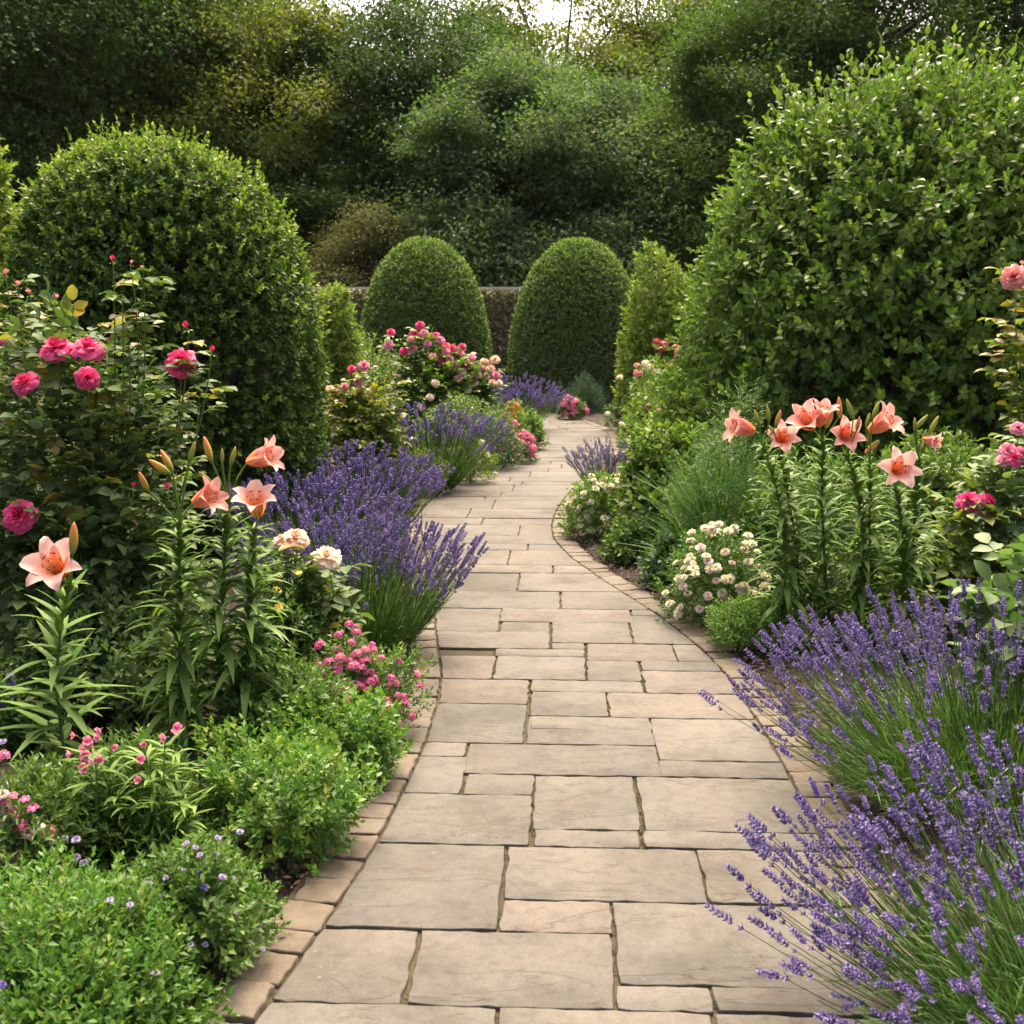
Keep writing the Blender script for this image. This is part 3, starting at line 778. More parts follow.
bush('leafy_shrub', 'smaller light green shrub between right clipped dome and huge loose shrub', 664, 17.5, 46, 275, M['yellowgreen'], M['young'], 2600, 7, .085, .045, 2.0, 2.0, .10, .16, .3, 'shrub', None, 5, shoots=26, shoot_len=.2, core=.7)
bush('leafy_shrub', 'light green foliage shrub lying low against the huge loose shrub, centre right', 742, 12.2, 60, 310, M['broad_light'], M['yellowgreen'], 2900, 7, .085, .048, 2.0, 2.0, .10, .2, .35, 'shrub', None, 6, shoots=20, shoot_len=.3, core=.7, T=T_LEAF)
bush('leafy_shrub', 'bright yellow-green shrub at the left edge beside the dense clipped shrub', -12, 9.6, 38, 128, M['yellowgreen'], M['young'], 2400, 7, .08, .045, 2.6, 1.8, .1, .1, .3, 'shrub', None, 7, shoots=24, core=.7)
bush('leafy_shrub', 'yellow-green narrow shrub in front of the wall, left of the left dome', 334, 16.0, 24, 292, M['yellowgreen'], M['young'], 1500, 7, .075, .04, 2.6, 1.8, .09, .1, .35, 'shrub', None, 8, shoots=10, core=.6)
# ------------------------------------------------------------------ flower shapes (axis +Z, foot at the origin)
def grid_faces(n, a, b):
    i = np.arange(n)[:, None, None] * a * b; r = np.arange(a - 1)[None, :, None] * b; c = np.arange(b - 1)[None, None, :]
    return np.stack([i + r + c, i + r + c + 1, i + r + b + c + 1, i + r + b + c], -1).reshape(-1, 4)
def lily_mesh(m, openness=1.0, seed=0):
    r = np.random.default_rng(seed); mb = MB()
    t = np.linspace(0, 1, 10); s = np.linspace(-1, 1, 5)
    for k in range(6):
        inner = k % 2; ph = k * PI / 3 + r.normal(0, .06); op = openness * r.uniform(.9, 1.1)
        # side view of the petal: trumpet, then rolling back
        th = np.radians(14) + np.radians(88 * op) * np.clip((t - .22) / .78, 0, 1) ** 1.2 + np.radians(95 * op) * np.clip((t - .75) / .25, 0, 1) ** 2
        ds = .165 / 9
        rad = .006 + np.concatenate([[0], np.cumsum(np.sin(th[:-1]) * ds)])
        zz = np.concatenate([[0], np.cumsum(np.cos(th[:-1]) * ds)])
        wd = (.060 + .020 * inner) * np.sin(PI * np.clip(.10 + .90 * t, 0, 1) ** 1.05) ** .8 * .5 + .0015
        wd[-1] = .002
        TT, SS = np.meshgrid(t, s, indexing='ij')
        cup = .30 * (SS ** 2) * wd[:, None]
        wave = .0018 * np.sin(TT * 14 + k) * SS
        er = np.array([math.cos(ph), math.sin(ph), 0]); et = np.array([-math.sin(ph), math.cos(ph), 0])
        nrm_r, nrm_z = -np.cos(th)[:, None], np.sin(th)[:, None]
        rr = rad[:, None] + nrm_r * (cup + wave); z2 = zz[:, None] + nrm_z * (cup + wave)
        V = rr[..., None] * er + (SS * wd[:, None])[..., None] * et + z2[..., None] * np.array([0, 0, 1.])
        tt = np.clip(TT * (.70 + .34 * np.abs(SS)) , 0, 1)
        mb.add(V, grid_faces(1, 10, 5), 0, tt)
    return mb.mesh('lily_flower', m, True, True)
def stamen_mesh(seed=0):
    r = np.random.default_rng(seed); mb = MB()
    ph = np.arange(6) * PI / 3 + .5; d = np.stack([np.cos(ph), np.sin(ph), np.zeros(6)], -1)
    p0 = d * .003; p2 = d * r.uniform(.018, .026, (6, 1)) + np.array([0, 0, .088]); p1 = d * .008 + np.array([0, 0, .05])
    mb.add(*tubes(bez(p0, p1, p2, 5), .0011, 4), 0)
    a = np.cross(d, [0, 0, 1.])
    mb.add(*tubes(np.stack([p2 - a * .007, p2 - a * .003, p2 + a * .003, p2 + a * .007], 1), np.array([[.0008, .0021, .0021, .0008]]), 5), 1)
    mb.add(*tubes(np.array([[[0, 0, 0], [.001, 0, .05], [.003, 0, .098]]]), np.array([[.0016, .0014, .0026]]), 5), 0)
    return mb.mesh('stamens', [M['filament'], M['anther']])
def bud_mesh(m, L=.085, R=.0115, seed=0):
    z = np.linspace(0, 1, 10); ph = np.linspace(0, 2 * PI, 13)[:-1]
    prof = R * (np.sin(PI * np.clip(z * .9 + .06, 0, 1) ** .85)) ** .75; prof[-1] *= .35
    V = np.stack([np.outer(prof, np.cos(ph)) * (1 + .10 * np.cos(3 * ph)), np.outer(prof, np.sin(ph)) * (1 + .10 * np.cos(3 * ph)), np.repeat(z[:, None] * L, 12, 1)], -1)
    i = np.arange(9)[:, None] * 12; j = np.arange(12)[None]
    F = np.stack([i + j, i + (j + 1) % 12, i + 12 + (j + 1) % 12, i + 12 + j], -1).reshape(-1, 4)
    mb = MB().add(V, F, 0, np.repeat(z, 12))
    mb.F.append((np.arange(108, 120)[None], 0))
    return mb.mesh('lily_bud', m, True, True)
def rose_mesh(m, R=.05, n=34, seed=0, flat=.6, amax=84):
    r = np.random.default_rng(seed); mb = MB()
    t = np.linspace(0, 1, 6); s = np.linspace(-1, 1, 7)
    TT, SS = np.meshgrid(t, s, indexing='ij')
    for k in range(n):
        f = (k + .5) / n; ph = k * 2.39996 + r.normal(0, .1)
        al = np.radians(6 + amax * f ** .9) * r.uniform(.86, 1.12); size = R * (.48 + .55 * f) * r.uniform(.84, 1.1)
        hw = 1.15 - .42 * f
        tm = TT * (1 - .20 * SS ** 2)
        # curl: inner petals wrap inward, outer ones roll outward at the lip
        a = al * (.55 + .45 * tm) + np.radians(26) * (tm ** 4) * f * 1.6 * (amax / 84) ** 2 - np.radians(22) * (tm ** 2) * (1 - f)
        rho = size * np.sin(a) * tm ** .75 + .0015; z = size * np.cos(a) * tm * (flat + .5 * (1 - f)) - .010 * f
        ang = ph + SS * hw * (.35 + .65 * np.sin(PI * (.12 + .55 * tm)))
        ruf = R / .05 * .0042 * np.sin(SS * 5.5 + k * 1.3) * TT ** 2.5
        V = np.stack([(rho + ruf) * np.cos(ang), (rho + ruf) * np.sin(ang), z + ruf + .02], -1)
        mb.add(V, grid_faces(1, 6, 7), 0, np.clip(TT ** 1.2 * .8 + .2 * f, 0, 1))
    # green calyx and hip below
    zz = np.array([-.018, -.008, .004, .016]); pr = np.array([.002, .007, .008, .005]) * R / .05
    mb.add(*tubes(np.stack([np.zeros(4), np.zeros(4), zz], -1)[None], pr[None], 8), 1)
    phs = np.arange(5) * 2 * PI / 5; d = np.stack([np.cos(phs), np.sin(phs), np.zeros(5)], -1)
    V, Fc, _ = strips(d * .006 + [0, 0, .004], d + [0, 0, .1], np.tile([0, 0, 1.], (5, 1)), .028 * R / .05, .009, .9, 3)
    mb.add(V, Fc, 1)
    return mb.mesh('rose_flower', [m, M['stem']], True, True)
def rosebud_mesh(m, R=.016, seed=0):
    me = rose_mesh(m, R, 12, seed, 1.0, 26)
    return me
def pompon_mesh(m, R=.016, n=46, seed=0, ctr=None):
    r = np.random.default_rng(seed); mb = MB()
    k = np.arange(n); z = 1 - (k + .5) / n * 1.05; ph = k * 2.4
    q = np.sqrt(np.maximum(1 - z * z, 0)); d = np.stack([q * np.cos(ph), q * np.sin(ph), z], -1)
    P = d * R * .35 * [1, 1, .5]
    V, Fc, tt = strips(P, d * [1, 1, .55] + r.normal(0, .12, d.shape), np.tile([0, 0, 1.], (n, 1)) + d * .2, R * r.uniform(.55, .8, n), R * .5, .5, 2, .2, lambda t: np.array([.3, 1, .55]))
    mb.add(V, Fc, 0, tt)
    mb.add(*tubes(np.array([[[0, 0, -.008], [0, 0, -.002], [0, 0, .001]]]), np.array([[.001, .004, .003]]) * R / .016, 5), 1)
    return mb.mesh('flower_head', [m, M['stem']], True, True)
def five_mesh(m, R=.012, n=5, seed=0, ctr=True, bend=.35, flat=.25):
    mb = MB(); ph = np.arange(n) * 2 * PI / n; d = np.stack([np.cos(ph), np.sin(ph), np.full(n, flat)], -1)
    V, Fc, tt = strips(d * R * .08, d, np.tile([0, 0, 1.], (n, 1)), R, R * 4.2 / n, bend, 3, .12, lambda t: np.array([.25, .8, 1, .45]))
    mb.add(V, Fc, 0, tt)
    if ctr: mb.add(*tubes(np.array([[[0, 0, -.01], [0, 0, 0], [0, 0, R * .14]]]), np.array([[.001, R * .10, R * .05]]), 6), 1)
    return mb.mesh('flower_head', [m, M['stem']], True, True)
def floret_mesh(m, R=.02, n=9, seed=0, each=.0085):
    """a rounded head of several small five-petalled flowers"""
    r = np.random.default_rng(seed); mb = MB()
    k = np.arange(n); z = 1 - (k + .5) / n * .8; ph = k * 2.4; q = np.sqrt(1 - z * z)
    d = np.stack([q * np.cos(ph), q * np.sin(ph), z], -1); c = d * R * [1, 1, .6]
    for i in range(n):
        a = nrm(np.cross(d[i], [.3, .8, .1])); b = np.cross(d[i], a); p5 = np.arange(5) * 2 * PI / 5 + i
        dd = a * np.cos(p5)[:, None] + b * np.sin(p5)[:, None] + d[i] * .25
        V, Fc, tt = strips(np.tile(c[i], (5, 1)), dd, np.tile(d[i], (5, 1)), each * r.uniform(.8, 1.2), each * .85, .4, 2, .1, lambda t: np.array([.3, 1, .5]))
        mb.add(V, Fc, 0, tt)
    mb.add(*tubes(bez(np.zeros((n, 3)) - [0, 0, R], c * .4, c, 3), .0008, 3), 1)
    return mb.mesh('flower_head', [m, M['stem']], True, True)

FL = {}
for k, (m, op) in dict(open=('lily', 1.0), pink=('lily_pink', 1.05), half=('lily_coral', .78), trumpet=('lily_coral', .58), salmon=('lily', .85)).items():
    FL[k] = lily_mesh(M[m], op, len(k))
STAM = stamen_mesh()
BUD = bud_mesh(M['lily_bud']); GBUD = bud_mesh(M['lily_green_bud'], .078, .0095)
ROSE = {k: rose_mesh(M[k], .05, 34, i) for i, k in enumerate(['rose_pink', 'rose_soft', 'rose_peach', 'rose_cream', 'rose_salmon'])}
RBUD = {k: rosebud_mesh(M[k], .02, i) for i, k in enumerate(['bud_red', 'rose_soft', 'rose_peach', 'rose_salmon'])}
HEAD = dict(cream=pompon_mesh(M['cream']), pinkwhite=pompon_mesh(M['pinkwhite']), magenta=pompon_mesh(M['magenta'], .018), lilac=pompon_mesh(M['lilac'], .011, 30), violet=pompon_mesh(M['violet'], .013, 30),
            pink=floret_mesh(M['pink'], .017, 8), hotpink=five_mesh(M['hotpink'], .016), pinktube=five_mesh(M['rose_soft'], .02, 5, 0, True, -.3, .6), yellow=five_mesh(M['yellow'], .022, 10), orange=floret_mesh(M['orange'], .02, 8),
            red=floret_mesh(M['red'], .022, 9), salmon=floret_mesh(M['rose_salmon'], .02, 9), white=floret_mesh(M['cream'], .02, 9), softpink=floret_mesh(M['rose_soft'], .018, 9))
for k, me in list(FL.items()) + list(ROSE.items()) + list(RBUD.items()) + list(HEAD.items()): me.name = 'flower'

# ------------------------------------------------------------------ lilies
def lily(label, px, ybase, heads, group=None, lean=0.0, nleaf=78, LL=.17, top_bare=.08, seed=0, Y=None, bend=(.6, 1.7)):
    """heads: (px, py, toward/right/up axis, kind, size); kinds 'bud' and 'greenbud' are unopened"""
    global rng
    rng = np.random.default_rng(500 + seed)
    g = G(px, ybase); Yb = g[1] if Y is None else Y
    if Y is not None: g = np.array([(px - 512) * scale(Y), Y, 0])
    t = thing('lily_plant', label, 'lily', g, group)
    hp = [A(h[0], h[1], Yb - .02 - .05 * (i % 3)) - g for i, h in enumerate(heads)]
    tx = np.mean([p[0] for p in hp]); tz = min(p[2] for p in hp) - top_bare
    top = np.array([tx * .85, 0, tz])
    line = bez(np.zeros((1, 3)), np.array([[tx * .25 + rng.normal(0, .09), rng.normal(0, .07), tz * .55]]), top[None], 12)[0]
    mb = MB().add(*tubes(line[None], np.linspace(.0065, .004, 12)[None], 7))
    for h, p in zip(heads, hp):
        ax = nrm(np.array(h[2], float)); foot = p - ax * (.060 if 'bud' not in h[3] else .035) * h[4]
        q0 = top * .9 + line[-2] * .1 + np.array([0, 0, -rng.uniform(0, .03)])
        mb.add(*tubes(bez(q0[None], (q0 + foot)[None] / 2 + np.array([[0, 0, .02]]) - ax * .02, foot[None], 6), np.linspace(.0042, .0032, 6)[None], 6))
    link('stem', mb.mesh('stem', M['stem']), t)
    k = np.arange(nleaf); f = (k + .5) / nleaf; zf = .04 + .93 * f
    pos = np.stack([np.interp(zf * tz, line[:, 2], line[:, i]) for i in range(3)], -1)
    ph = k * 2.39996 + rng.normal(0, .25, nleaf)
    el = np.radians(18 + 42 * f ** 2) + rng.normal(0, .30, nleaf)
    D = np.stack([np.cos(ph) * np.cos(el), np.sin(ph) * np.cos(el), np.sin(el)], -1)
    U = np.stack([-np.cos(ph) * np.sin(el), -np.sin(ph) * np.sin(el), np.cos(el)], -1)
    size = np.interp(f, [0, .15, .5, .85, 1], [.75, 1.05, 1.0, .62, .42]) * rng.uniform(.6, 1.25, nleaf)
    V, Fc, tt = strips(pos, D, U, LL * size, .031 * (.6 + .4 * size), rng.uniform(*bend, nleaf), 6, .22, lambda q: np.clip(np.sin(PI * (q * .93 + .05) ** .7), .02, 1))
    # whorl of small leaves under the flowers
    nw = 7; pw = np.arange(nw) * .9; Dw = np.stack([np.cos(pw), np.sin(pw), np.full(nw, .45)], -1)
    V2, F2, t2 = strips(np.tile(top - [0, 0, .01], (nw, 1)), Dw, np.tile([0, 0, 1.], (nw, 1)), .065, .014, .8, 4)
    link('leaves', MB().add(V, Fc, 0, tt).add(V2, F2, 0, t2).mesh('leaves', M['lily_leaf'], True, True), t)
    for h, p in zip(heads, hp):
        ax = nrm(np.array(h[2], float))
        if h[3] == 'bud' or h[3] == 'greenbud':
            o = link('bud', BUD if h[3] == 'bud' else GBUD, t, p - ax * .04 * h[4])
        else:
            o = link('flower', FL[h[3]], t, p - ax * .062 * h[4])
            s = link('stamens', STAM, o); s.scale = (1.25,) * 3
        aim(o, ax); o.scale = (h[4],) * 3
GL = 'lilies in the left border'
lily('single lily with one open pink flower and one orange bud, nearest on the left', 76, 800, [(57, 568, (-.05, -.85, .55), 'pink', 1.0), (73, 539, (.12, 0, 1), 'bud', 1.2)], None, nleaf=84, LL=.22, bend=(.1, .9), seed=1, top_bare=.05)
lily('left lily of the tall trio, coral side-on bloom and yellow buds', 180, 752, [(204, 499, (.85, -.35, .35), 'half', .82), (144, 482, (-.35, -.2, 1), 'bud', .9), (160, 467, (-.75, -.1, .55), 'bud', 1.0), (167, 461, (-.45, 0, .9), 'bud', 1.0), (192, 452, (.35, 0, 1), 'greenbud', 1.0)], GL, nleaf=175, LL=.2, seed=2)
lily('middle lily of the tall trio, coral bloom turned right and upright buds', 222, 745, [(260, 458, (.9, -.25, .30), 'trumpet', .85), (208, 450, (-.25, 0, 1), 'bud', 1.1), (222, 456, (.05, 0, 1), 'greenbud', .7), (233, 456, (.3, 0, 1), 'greenbud', .95), (206, 478, (-.5, -.3, .6), 'greenbud', .9)], GL, nleaf=175, LL=.2, seed=3)
lily('right lily of the tall trio, one open pale salmon flower facing forward', 248, 752, [(256, 505, (.05, -.55, .85), 'salmon', .88)], GL, nleaf=175, LL=.2, seed=4)
GR = 'lilies in the right border'
lily('lily at the left end of the right-hand group, coral bloom turned left', 775, 648, [(743, 428, (-.92, -.2, .25), 'half', 1.0), (757, 418, (-.35, 0, 1), 'greenbud', 1.1), (768, 414, (-.15, 0, 1), 'greenbud', 1.0), (778, 419, (.25, 0, 1), 'bud', 1.0)], GR, nleaf=165, LL=.19, seed=5)
lily('second lily from the left in the right-hand group, coral star facing forward', 800, 642, [(782, 439, (-.1, -.9, .35), 'salmon', .9), (772, 430, (-.5, -.1, .7), 'greenbud', .8)], GR, nleaf=165, LL=.19, seed=6)
lily('third lily of the right-hand group, ruffled coral bloom with upright orange bud', 832, 645, [(808, 422, (-.45, -.6, .5), 'half', 1.0), (822, 416, (.15, -.35, .9), 'trumpet', .85), (829, 420, (.35, 0, 1), 'bud', 1.1), (839, 408, (-.08, 0, 1), 'bud', 1.2)], GR, nleaf=165, LL=.19, seed=7)
lily('middle lily of the right-hand group, deep coral star below tall green bud', 846, 652, [(844, 436, (.05, -.9, .3), 'half', .95), (850, 409, (-.4, 0, 1), 'greenbud', 1.3), (858, 424, (.1, -.2, 1), 'bud', .8)], GR, nleaf=165, LL=.19, seed=8)
lily('fifth lily of the right-hand group, coral bloom turned up and right', 872, 648, [(881, 424, (.6, -.55, .5), 'half', 1.05), (868, 420, (.2, 0, 1), 'greenbud', .9), (876, 410, (.35, 0, 1), 'greenbud', 1.1), (872, 447, (-.7, -.3, -.5), 'bud', 1.2)], GR, nleaf=165, LL=.19, seed=9)
lily('front lily of the right-hand group, widest open pink star with orange throat', 893, 668, [(897, 470, (.02, -.92, .32), 'pink', 1.0)], GR, nleaf=165, LL=.19, seed=10)
lily('lily at the right end of the right-hand group, mostly closed buds', 912, 655, [(921, 422, (.7, 0, .8), 'greenbud', 1.2), (934, 425, (.45, 0, 1), 'greenbud', 1.2), (930, 440, (.35, -.4, -.1), 'trumpet', .55), (915, 424, (-.1, 0, 1), 'greenbud', .8)], GR, nleaf=165, LL=.19, seed=11)

# ------------------------------------------------------------------ roses
def rosebush(label, px, ybase, wpx, ytop, flowers, group=None, m='rose', my='rose_young', nleaf=700, LL=.058, youngfrac=.08, seed=0, name='rose_bush', cat='rose', p=2.4, q=1.6, bare=0.0, extra=(), body=None):
    global rng
    rng = np.random.default_rng(700 + seed)
    X, Y, R, h = plot(px, ybase, wpx, ytop)
    t = thing(name, label, cat, (X, Y, 0), group)
    base = np.array([X, Y, 0])
    hb = h if body is None else A(px, body, Y)[2]
    P, N, z = dome(nleaf, R, hb, p, q, .06, .6, .14, seed)
    hp = [A(f[0], f[1], Y - R * f[4]) - base for f in flowers]
    ex = [A(e[0], e[1], Y - R * .4) - base for e in extra]
    stems = MB()
    pts = np.array(hp + ex) if hp or ex else np.zeros((0, 3))
    if len(pts):
        k = len(pts); p0 = np.stack([pts[:, 0] * .5, pts[:, 1] * .4 + .03, pts[:, 2] * .35], -1)
        p1 = pts * [.8, .75, .7] + rng.normal(0, .05, pts.shape)
        can = bez(p0, p1, pts - [0, 0, .012], 10)
        stems.add(*tubes(can, np.linspace(.0055, .0022, 10)[None], 6))
        # leaves up each cane
        f = np.tile([4, 5, 5.7, 6.3, 6.9, 7.4, 7.9, 8.3, 8.65], k); ci = np.repeat(np.arange(k), 9); lo = f.astype(int)
        pc = can[ci, lo] + (can[ci, np.minimum(lo + 1, 9)] - can[ci, lo]) * (f - lo)[:, None]
        aa = rng.uniform(0, 6.28, len(pc)); dc = np.stack([np.cos(aa), np.sin(aa), rng.uniform(.1, .5, len(pc))], -1)
    k = 26; w = rng.permutation(nleaf)[:k]
    p0 = np.stack([rng.normal(0, R * .12, k), rng.normal(0, R * .12, k), np.zeros(k)], -1)
    stems.add(*tubes(bez(p0, P[w] * [.5, .5, .6] + rng.normal(0, .04, (k, 3)), P[w], 7), np.linspace(.006, .002, 7)[None], 5))
    link('canes', stems.mesh('canes', M['stem']), t)
    D = N * [1, 1, .35] + rng.normal(0, .5, N.shape) + [0, 0, .25]
    if len(pts): P = np.concatenate([P, pc]); D = np.concatenate([D, dc]); z = np.concatenate([z, np.clip(pc[:, 2] / h, 0, 1.3)])
    D = nrm(D); n = len(P)
    S = nrm(np.cross(np.array([0, 0, 1.]), D)); U = np.cross(D, S)
    sz = rng.uniform(.75, 1.2, n) * LL
    mb = MB(); yg = rng.uniform(0, 1, n) < youngfrac * (.2 + 2.2 * np.clip(z, 0, 1.2) ** 3)
    for along, side, k in ((.7, -1, .85), (.7, 1, .85), (1.25, -1, 1.0), (1.25, 1, 1.0), (1.75, 0, 1.12)):
        pos = P + D * (along * sz)[:, None] * .95
        d = D * (.55 if side else 1) + S * side * .85 + [0, 0, -.18] + rng.normal(0, .12, (n, 3))
        u = U + rng.normal(0, .28, (n, 3))
        for sel, mi in ((~yg, 0), (yg, 1)):
            if sel.any(): mb.add(*leaves(pos[sel], d[sel], u[sel], (sz * k)[sel], (sz * k * .68)[sel], T_LEAF), mi)
    mb.add(*tubes(np.stack([P, P + D * (sz * .9)[:, None], P + D * (sz * 1.75)[:, None]], 1), .0011, 3), 0)
    link('foliage', mb.mesh('foliage', [M[m], M[my]]), t)
    for f, q_ in zip(flowers, hp):
        isbud = f[2].startswith('bud:')
        o = link('bud' if isbud else 'flower', RBUD[f[2][4:]] if isbud else ROSE[f[2]], t, q_)
        o.scale = (f[3] * (1.28 if Y < 7 and not isbud else 1),) * 3
        dx = f[5] if len(f) > 5 else (rng.normal(0, .25), -.75, .65)
        if isbud: dx = (rng.normal(0, .2), rng.normal(0, .2), 1)
        aim(o, dx)
    return t
rosebush('tall pink rose bush in front of the dense clipped shrub, nearest on left', 85, 712, 122, 300,
         [(58, 354, 'rose_pink', 1.1, .5, (-.1, -.5, .85)), (88, 354, 'rose_pink', 1.05, .5, (.1, -.4, .9)), (28, 386, 'rose_pink', .9, .6, (-.2, -.6, .6)), (87, 379, 'rose_pink', .75, .7, (.3, -.6, .2)), (182, 365, 'rose_pink', 1.05, .3, (0, -.8, .6)),
          (22, 518, 'rose_pink', 1.1, .9, (0, -.9, .5)), (188, 332, 'bud:bud_red', 1.3, .3), (211, 356, 'bud:bud_red', 1.2, .3), (113, 264, 'bud:bud_red', 1.0, .3), (131, 266, 'bud:rose_salmon', .7, .3), (143, 271, 'bud:rose_salmon', .7, .3),
          (168, 493, 'bud:bud_red', 1.2, .8), (133, 490, 'bud:bud_red', .9, .8)],
         None, nleaf=1500, LL=.056, seed=1, youngfrac=.12, extra=[(122, 300), (128, 330), (20, 320), (60, 320), (200, 400), (160, 430)], body=335)
rosebush('rose bush with small dull red buds at left edge, behind tall pink rose bush', 10, 640, 62, 300,
         [(6, 277, 'bud:rose_salmon', 1.2, .2), (18, 289, 'bud:rose_salmon', 1.2, .2), (30, 297, 'bud:rose_salmon', 1.2, .2), (49, 301, 'bud:rose_salmon', 1.3, .2), (55, 302, 'bud:rose_soft', 1.2, .2), (4, 348, 'rose_soft', .8, .3)],
         None, nleaf=420, LL=.06, seed=2, youngfrac=.2, body=318)
rosebush('low rose with two large peach blooms beside the nearest lavender, left border', 300, 705, 42, 560,
         [(284, 544, 'rose_peach', .72, .3, (-.3, -.4, .8)), (296, 543, 'rose_peach', .98, .3, (.1, -.35, .9)), (326, 562, 'rose_cream', 1.08, .4, (.15, -.45, .85))],
         None, nleaf=330, LL=.06, seed=3, body=585, youngfrac=.04)
rosebush('rose with scattered soft pink blooms and yellowing leaves, mid left border', 362, 500, 42, 372,
         [(345, 388, 'rose_soft', 1.0, .3), (336, 394, 'rose_soft', 1.0, .3), (352, 370, 'rose_pink', .9, .2), (364, 367, 'rose_soft', 1.2, .2), (358, 384, 'rose_soft', 1.0, .3), (330, 390, 'rose_peach', .9, .3), (341, 403, 'rose_salmon', .8, .5), (381, 443, 'bud:rose_peach', 1.2, .8), (396, 378, 'bud:rose_soft', 1.0, .2)],
         None, m='rose_light', my='rose_young', nleaf=620, LL=.06, youngfrac=.3, seed=4)
rosebush('full rose bush crowned with clusters of pink and peach blooms, farther mid left', 438, 448, 52, 345,
         [(391, 333, 'rose_pink', 1.3, 0), (389, 346, 'rose_soft', 1.5, .2), (420, 326, 'rose_pink', 1.4, 0), (414, 336, 'rose_pink', 1.6, 0), (411, 341, 'rose_soft', 1.4, .2), (414, 350, 'rose_soft', 1.4, .3), (440, 342, 'rose_soft', 1.6, .1), (433, 357, 'rose_soft', 1.2, .4),
          (452, 350, 'rose_pink', 1.6, .2), (446, 353, 'rose_soft', 1.5, .3), (460, 355, 'rose_soft', 1.4, .2), (472, 360, 'rose_soft', 1.6, .2), (455, 367, 'rose_soft', 1.4, .4), (462, 373, 'rose_peach', 1.4, .5), (477, 376, 'rose_peach', 1.7, .4), (470, 378, 'rose_soft', 1.3, .4), (484, 363, 'rose_peach', 1.4, .1), (495, 361, 'rose_peach', 1.6, .1), (490, 370, 'rose_peach', 1.6, .2), (499, 384, 'rose_cream', 1.2, .4),
          *[(x_, y_, k_, 1.35, d_) for x_, y_, k_, d_ in [(424, 334, 'rose_soft', .2), (446, 347, 'rose_pink', .2), (450, 360, 'rose_soft', .4), (467, 365, 'rose_pink', .3), (480, 368, 'rose_soft', .3), (475, 384, 'rose_peach', .5), (458, 380, 'rose_soft', .6), (486, 377, 'rose_peach', .3), (468, 390, 'rose_cream', .7), (440, 362, 'rose_pink', .4), (404, 352, 'rose_pink', .3), (428, 345, 'rose_soft', .2), (492, 384, 'rose_peach', .4), (462, 348, 'rose_pink', .1), (496, 376, 'rose_soft', .3), (436, 337, 'rose_pink', 0)]],
          (435, 384, 'rose_cream', 1.3, .9), (430, 398, 'rose_cream', 1.2, 1.0), (421, 408, 'rose_cream', 1.2, 1.0), (449, 419, 'rose_cream', .8, .9)],
         None, m='mound_dark', my='rose_light', nleaf=1300, LL=.075, youngfrac=.25, seed=5, body=352, p=2.2, q=1.7)
rosebush('rose bush with a pink double bloom at the right edge, before the huge shrub', 985, 660, 58, 480,
         [(968, 503, 'rose_pink', .92, .5, (-.3, -.6, .7)), (985, 503, 'rose_pink', .75, .5, (.5, -.5, .5)), (980, 512, 'rose_salmon', .7, .5, (.3, -.7, .1)), (993, 557, 'rose_salmon', .65, .8, (0, -.6, .7)), (1008, 452, 'rose_soft', .7, .2), (1013, 460, 'rose_pink', .75, .3), (1003, 462, 'rose_soft', .6, .3), (1020, 456, 'rose_soft', .7, .3), (1018, 430, 'rose_soft', .6, .1)],
         None, m='rose_light', my='pale', nleaf=560, LL=.06, youngfrac=.4, seed=6)
rosebush('tall rose with salmon bloom and yellowing leaves reaching in at right edge', 1052, 600, 30, 270,
         [(1015, 279, 'rose_salmon', 1.25, .6, (-.5, -.7, .3)), (1022, 268, 'bud:rose_salmon', 1.2, .3), (1014, 314, 'bud:rose_peach', 1.0, .4)], None, m='rose_light', my='rose_young', nleaf=300, LL=.07, youngfrac=.5, seed=7, body=330, extra=[(1016, 330), (1012, 395), (1008, 340)])
rosebush('broad pale-leaved plant hanging over the lavender at the right edge', 1022, 770, 42, 560, [], None, m='pale', my='pale', nleaf=110, LL=.085, seed=8, name='pale_leaved_shrub', cat='shrub', p=2.6, q=1.8)

# ------------------------------------------------------------------ lavender
def spike_geo(seed, L=.055, big=1.0, fine=True):
    """one flower spike along +Z: whorls of plump buds with a few open florets"""
    r = np.random.default_rng(seed)
    nwh = 7 if fine else 5; m = 7 if fine else 4
    z = np.linspace(.1, 1, nwh) * L; z[0] -= .012 if fine else 0
    V = []; F = []
    O = np.array([[1, 0, 0], [0, 1, 0], [-1, 0, 0], [0, -1, 0], [0, 0, 1.], [0, 0, -1.]])
    OF = np.array([[0, 1, 4], [1, 2, 4], [2, 3, 4], [3, 0, 4], [1, 0, 5], [2, 1, 5], [3, 2, 5], [0, 3, 5]])
    n = 0
    for i in range(nwh):
        w = math.sin(PI * (i + 1.2) / (nwh + 1.2)) ** .6
        for j in range(m):
            a = j * 2 * PI / m + i * .5 + r.normal(0, .15)
            d = np.array([math.cos(a), math.sin(a), .85]); d /= np.linalg.norm(d)
            s = nrm(np.cross(d, [0, 0, 1])); u = np.cross(s, d)
            c = np.array([math.cos(a) * .0042 * w * big, math.sin(a) * .0042 * w * big, z[i] + r.normal(0, .0012)])
            l, wd = (.0062 if fine else .009) * big * r.uniform(.8, 1.15), (.0024 if fine else .0036) * big
            V.append(c + O[:, 0:1] * s * wd + O[:, 1:2] * u * wd + O[:, 2:3] * d * l); F.append(OF + n); n += 6
            if fine and r.uniform() < .38:
                e = c + d * l * .8
                q = np.array([e, e + (s * .0034 + d * .0015) * big, e + (d * .0042 + u * .001) * big, e + (-s * .0034 + d * .0015) * big])
                V.append(q); F.append(np.array([[0, 1, 2], [0, 2, 3]]) + n); n += 4
    return np.concatenate(V), np.concatenate(F)
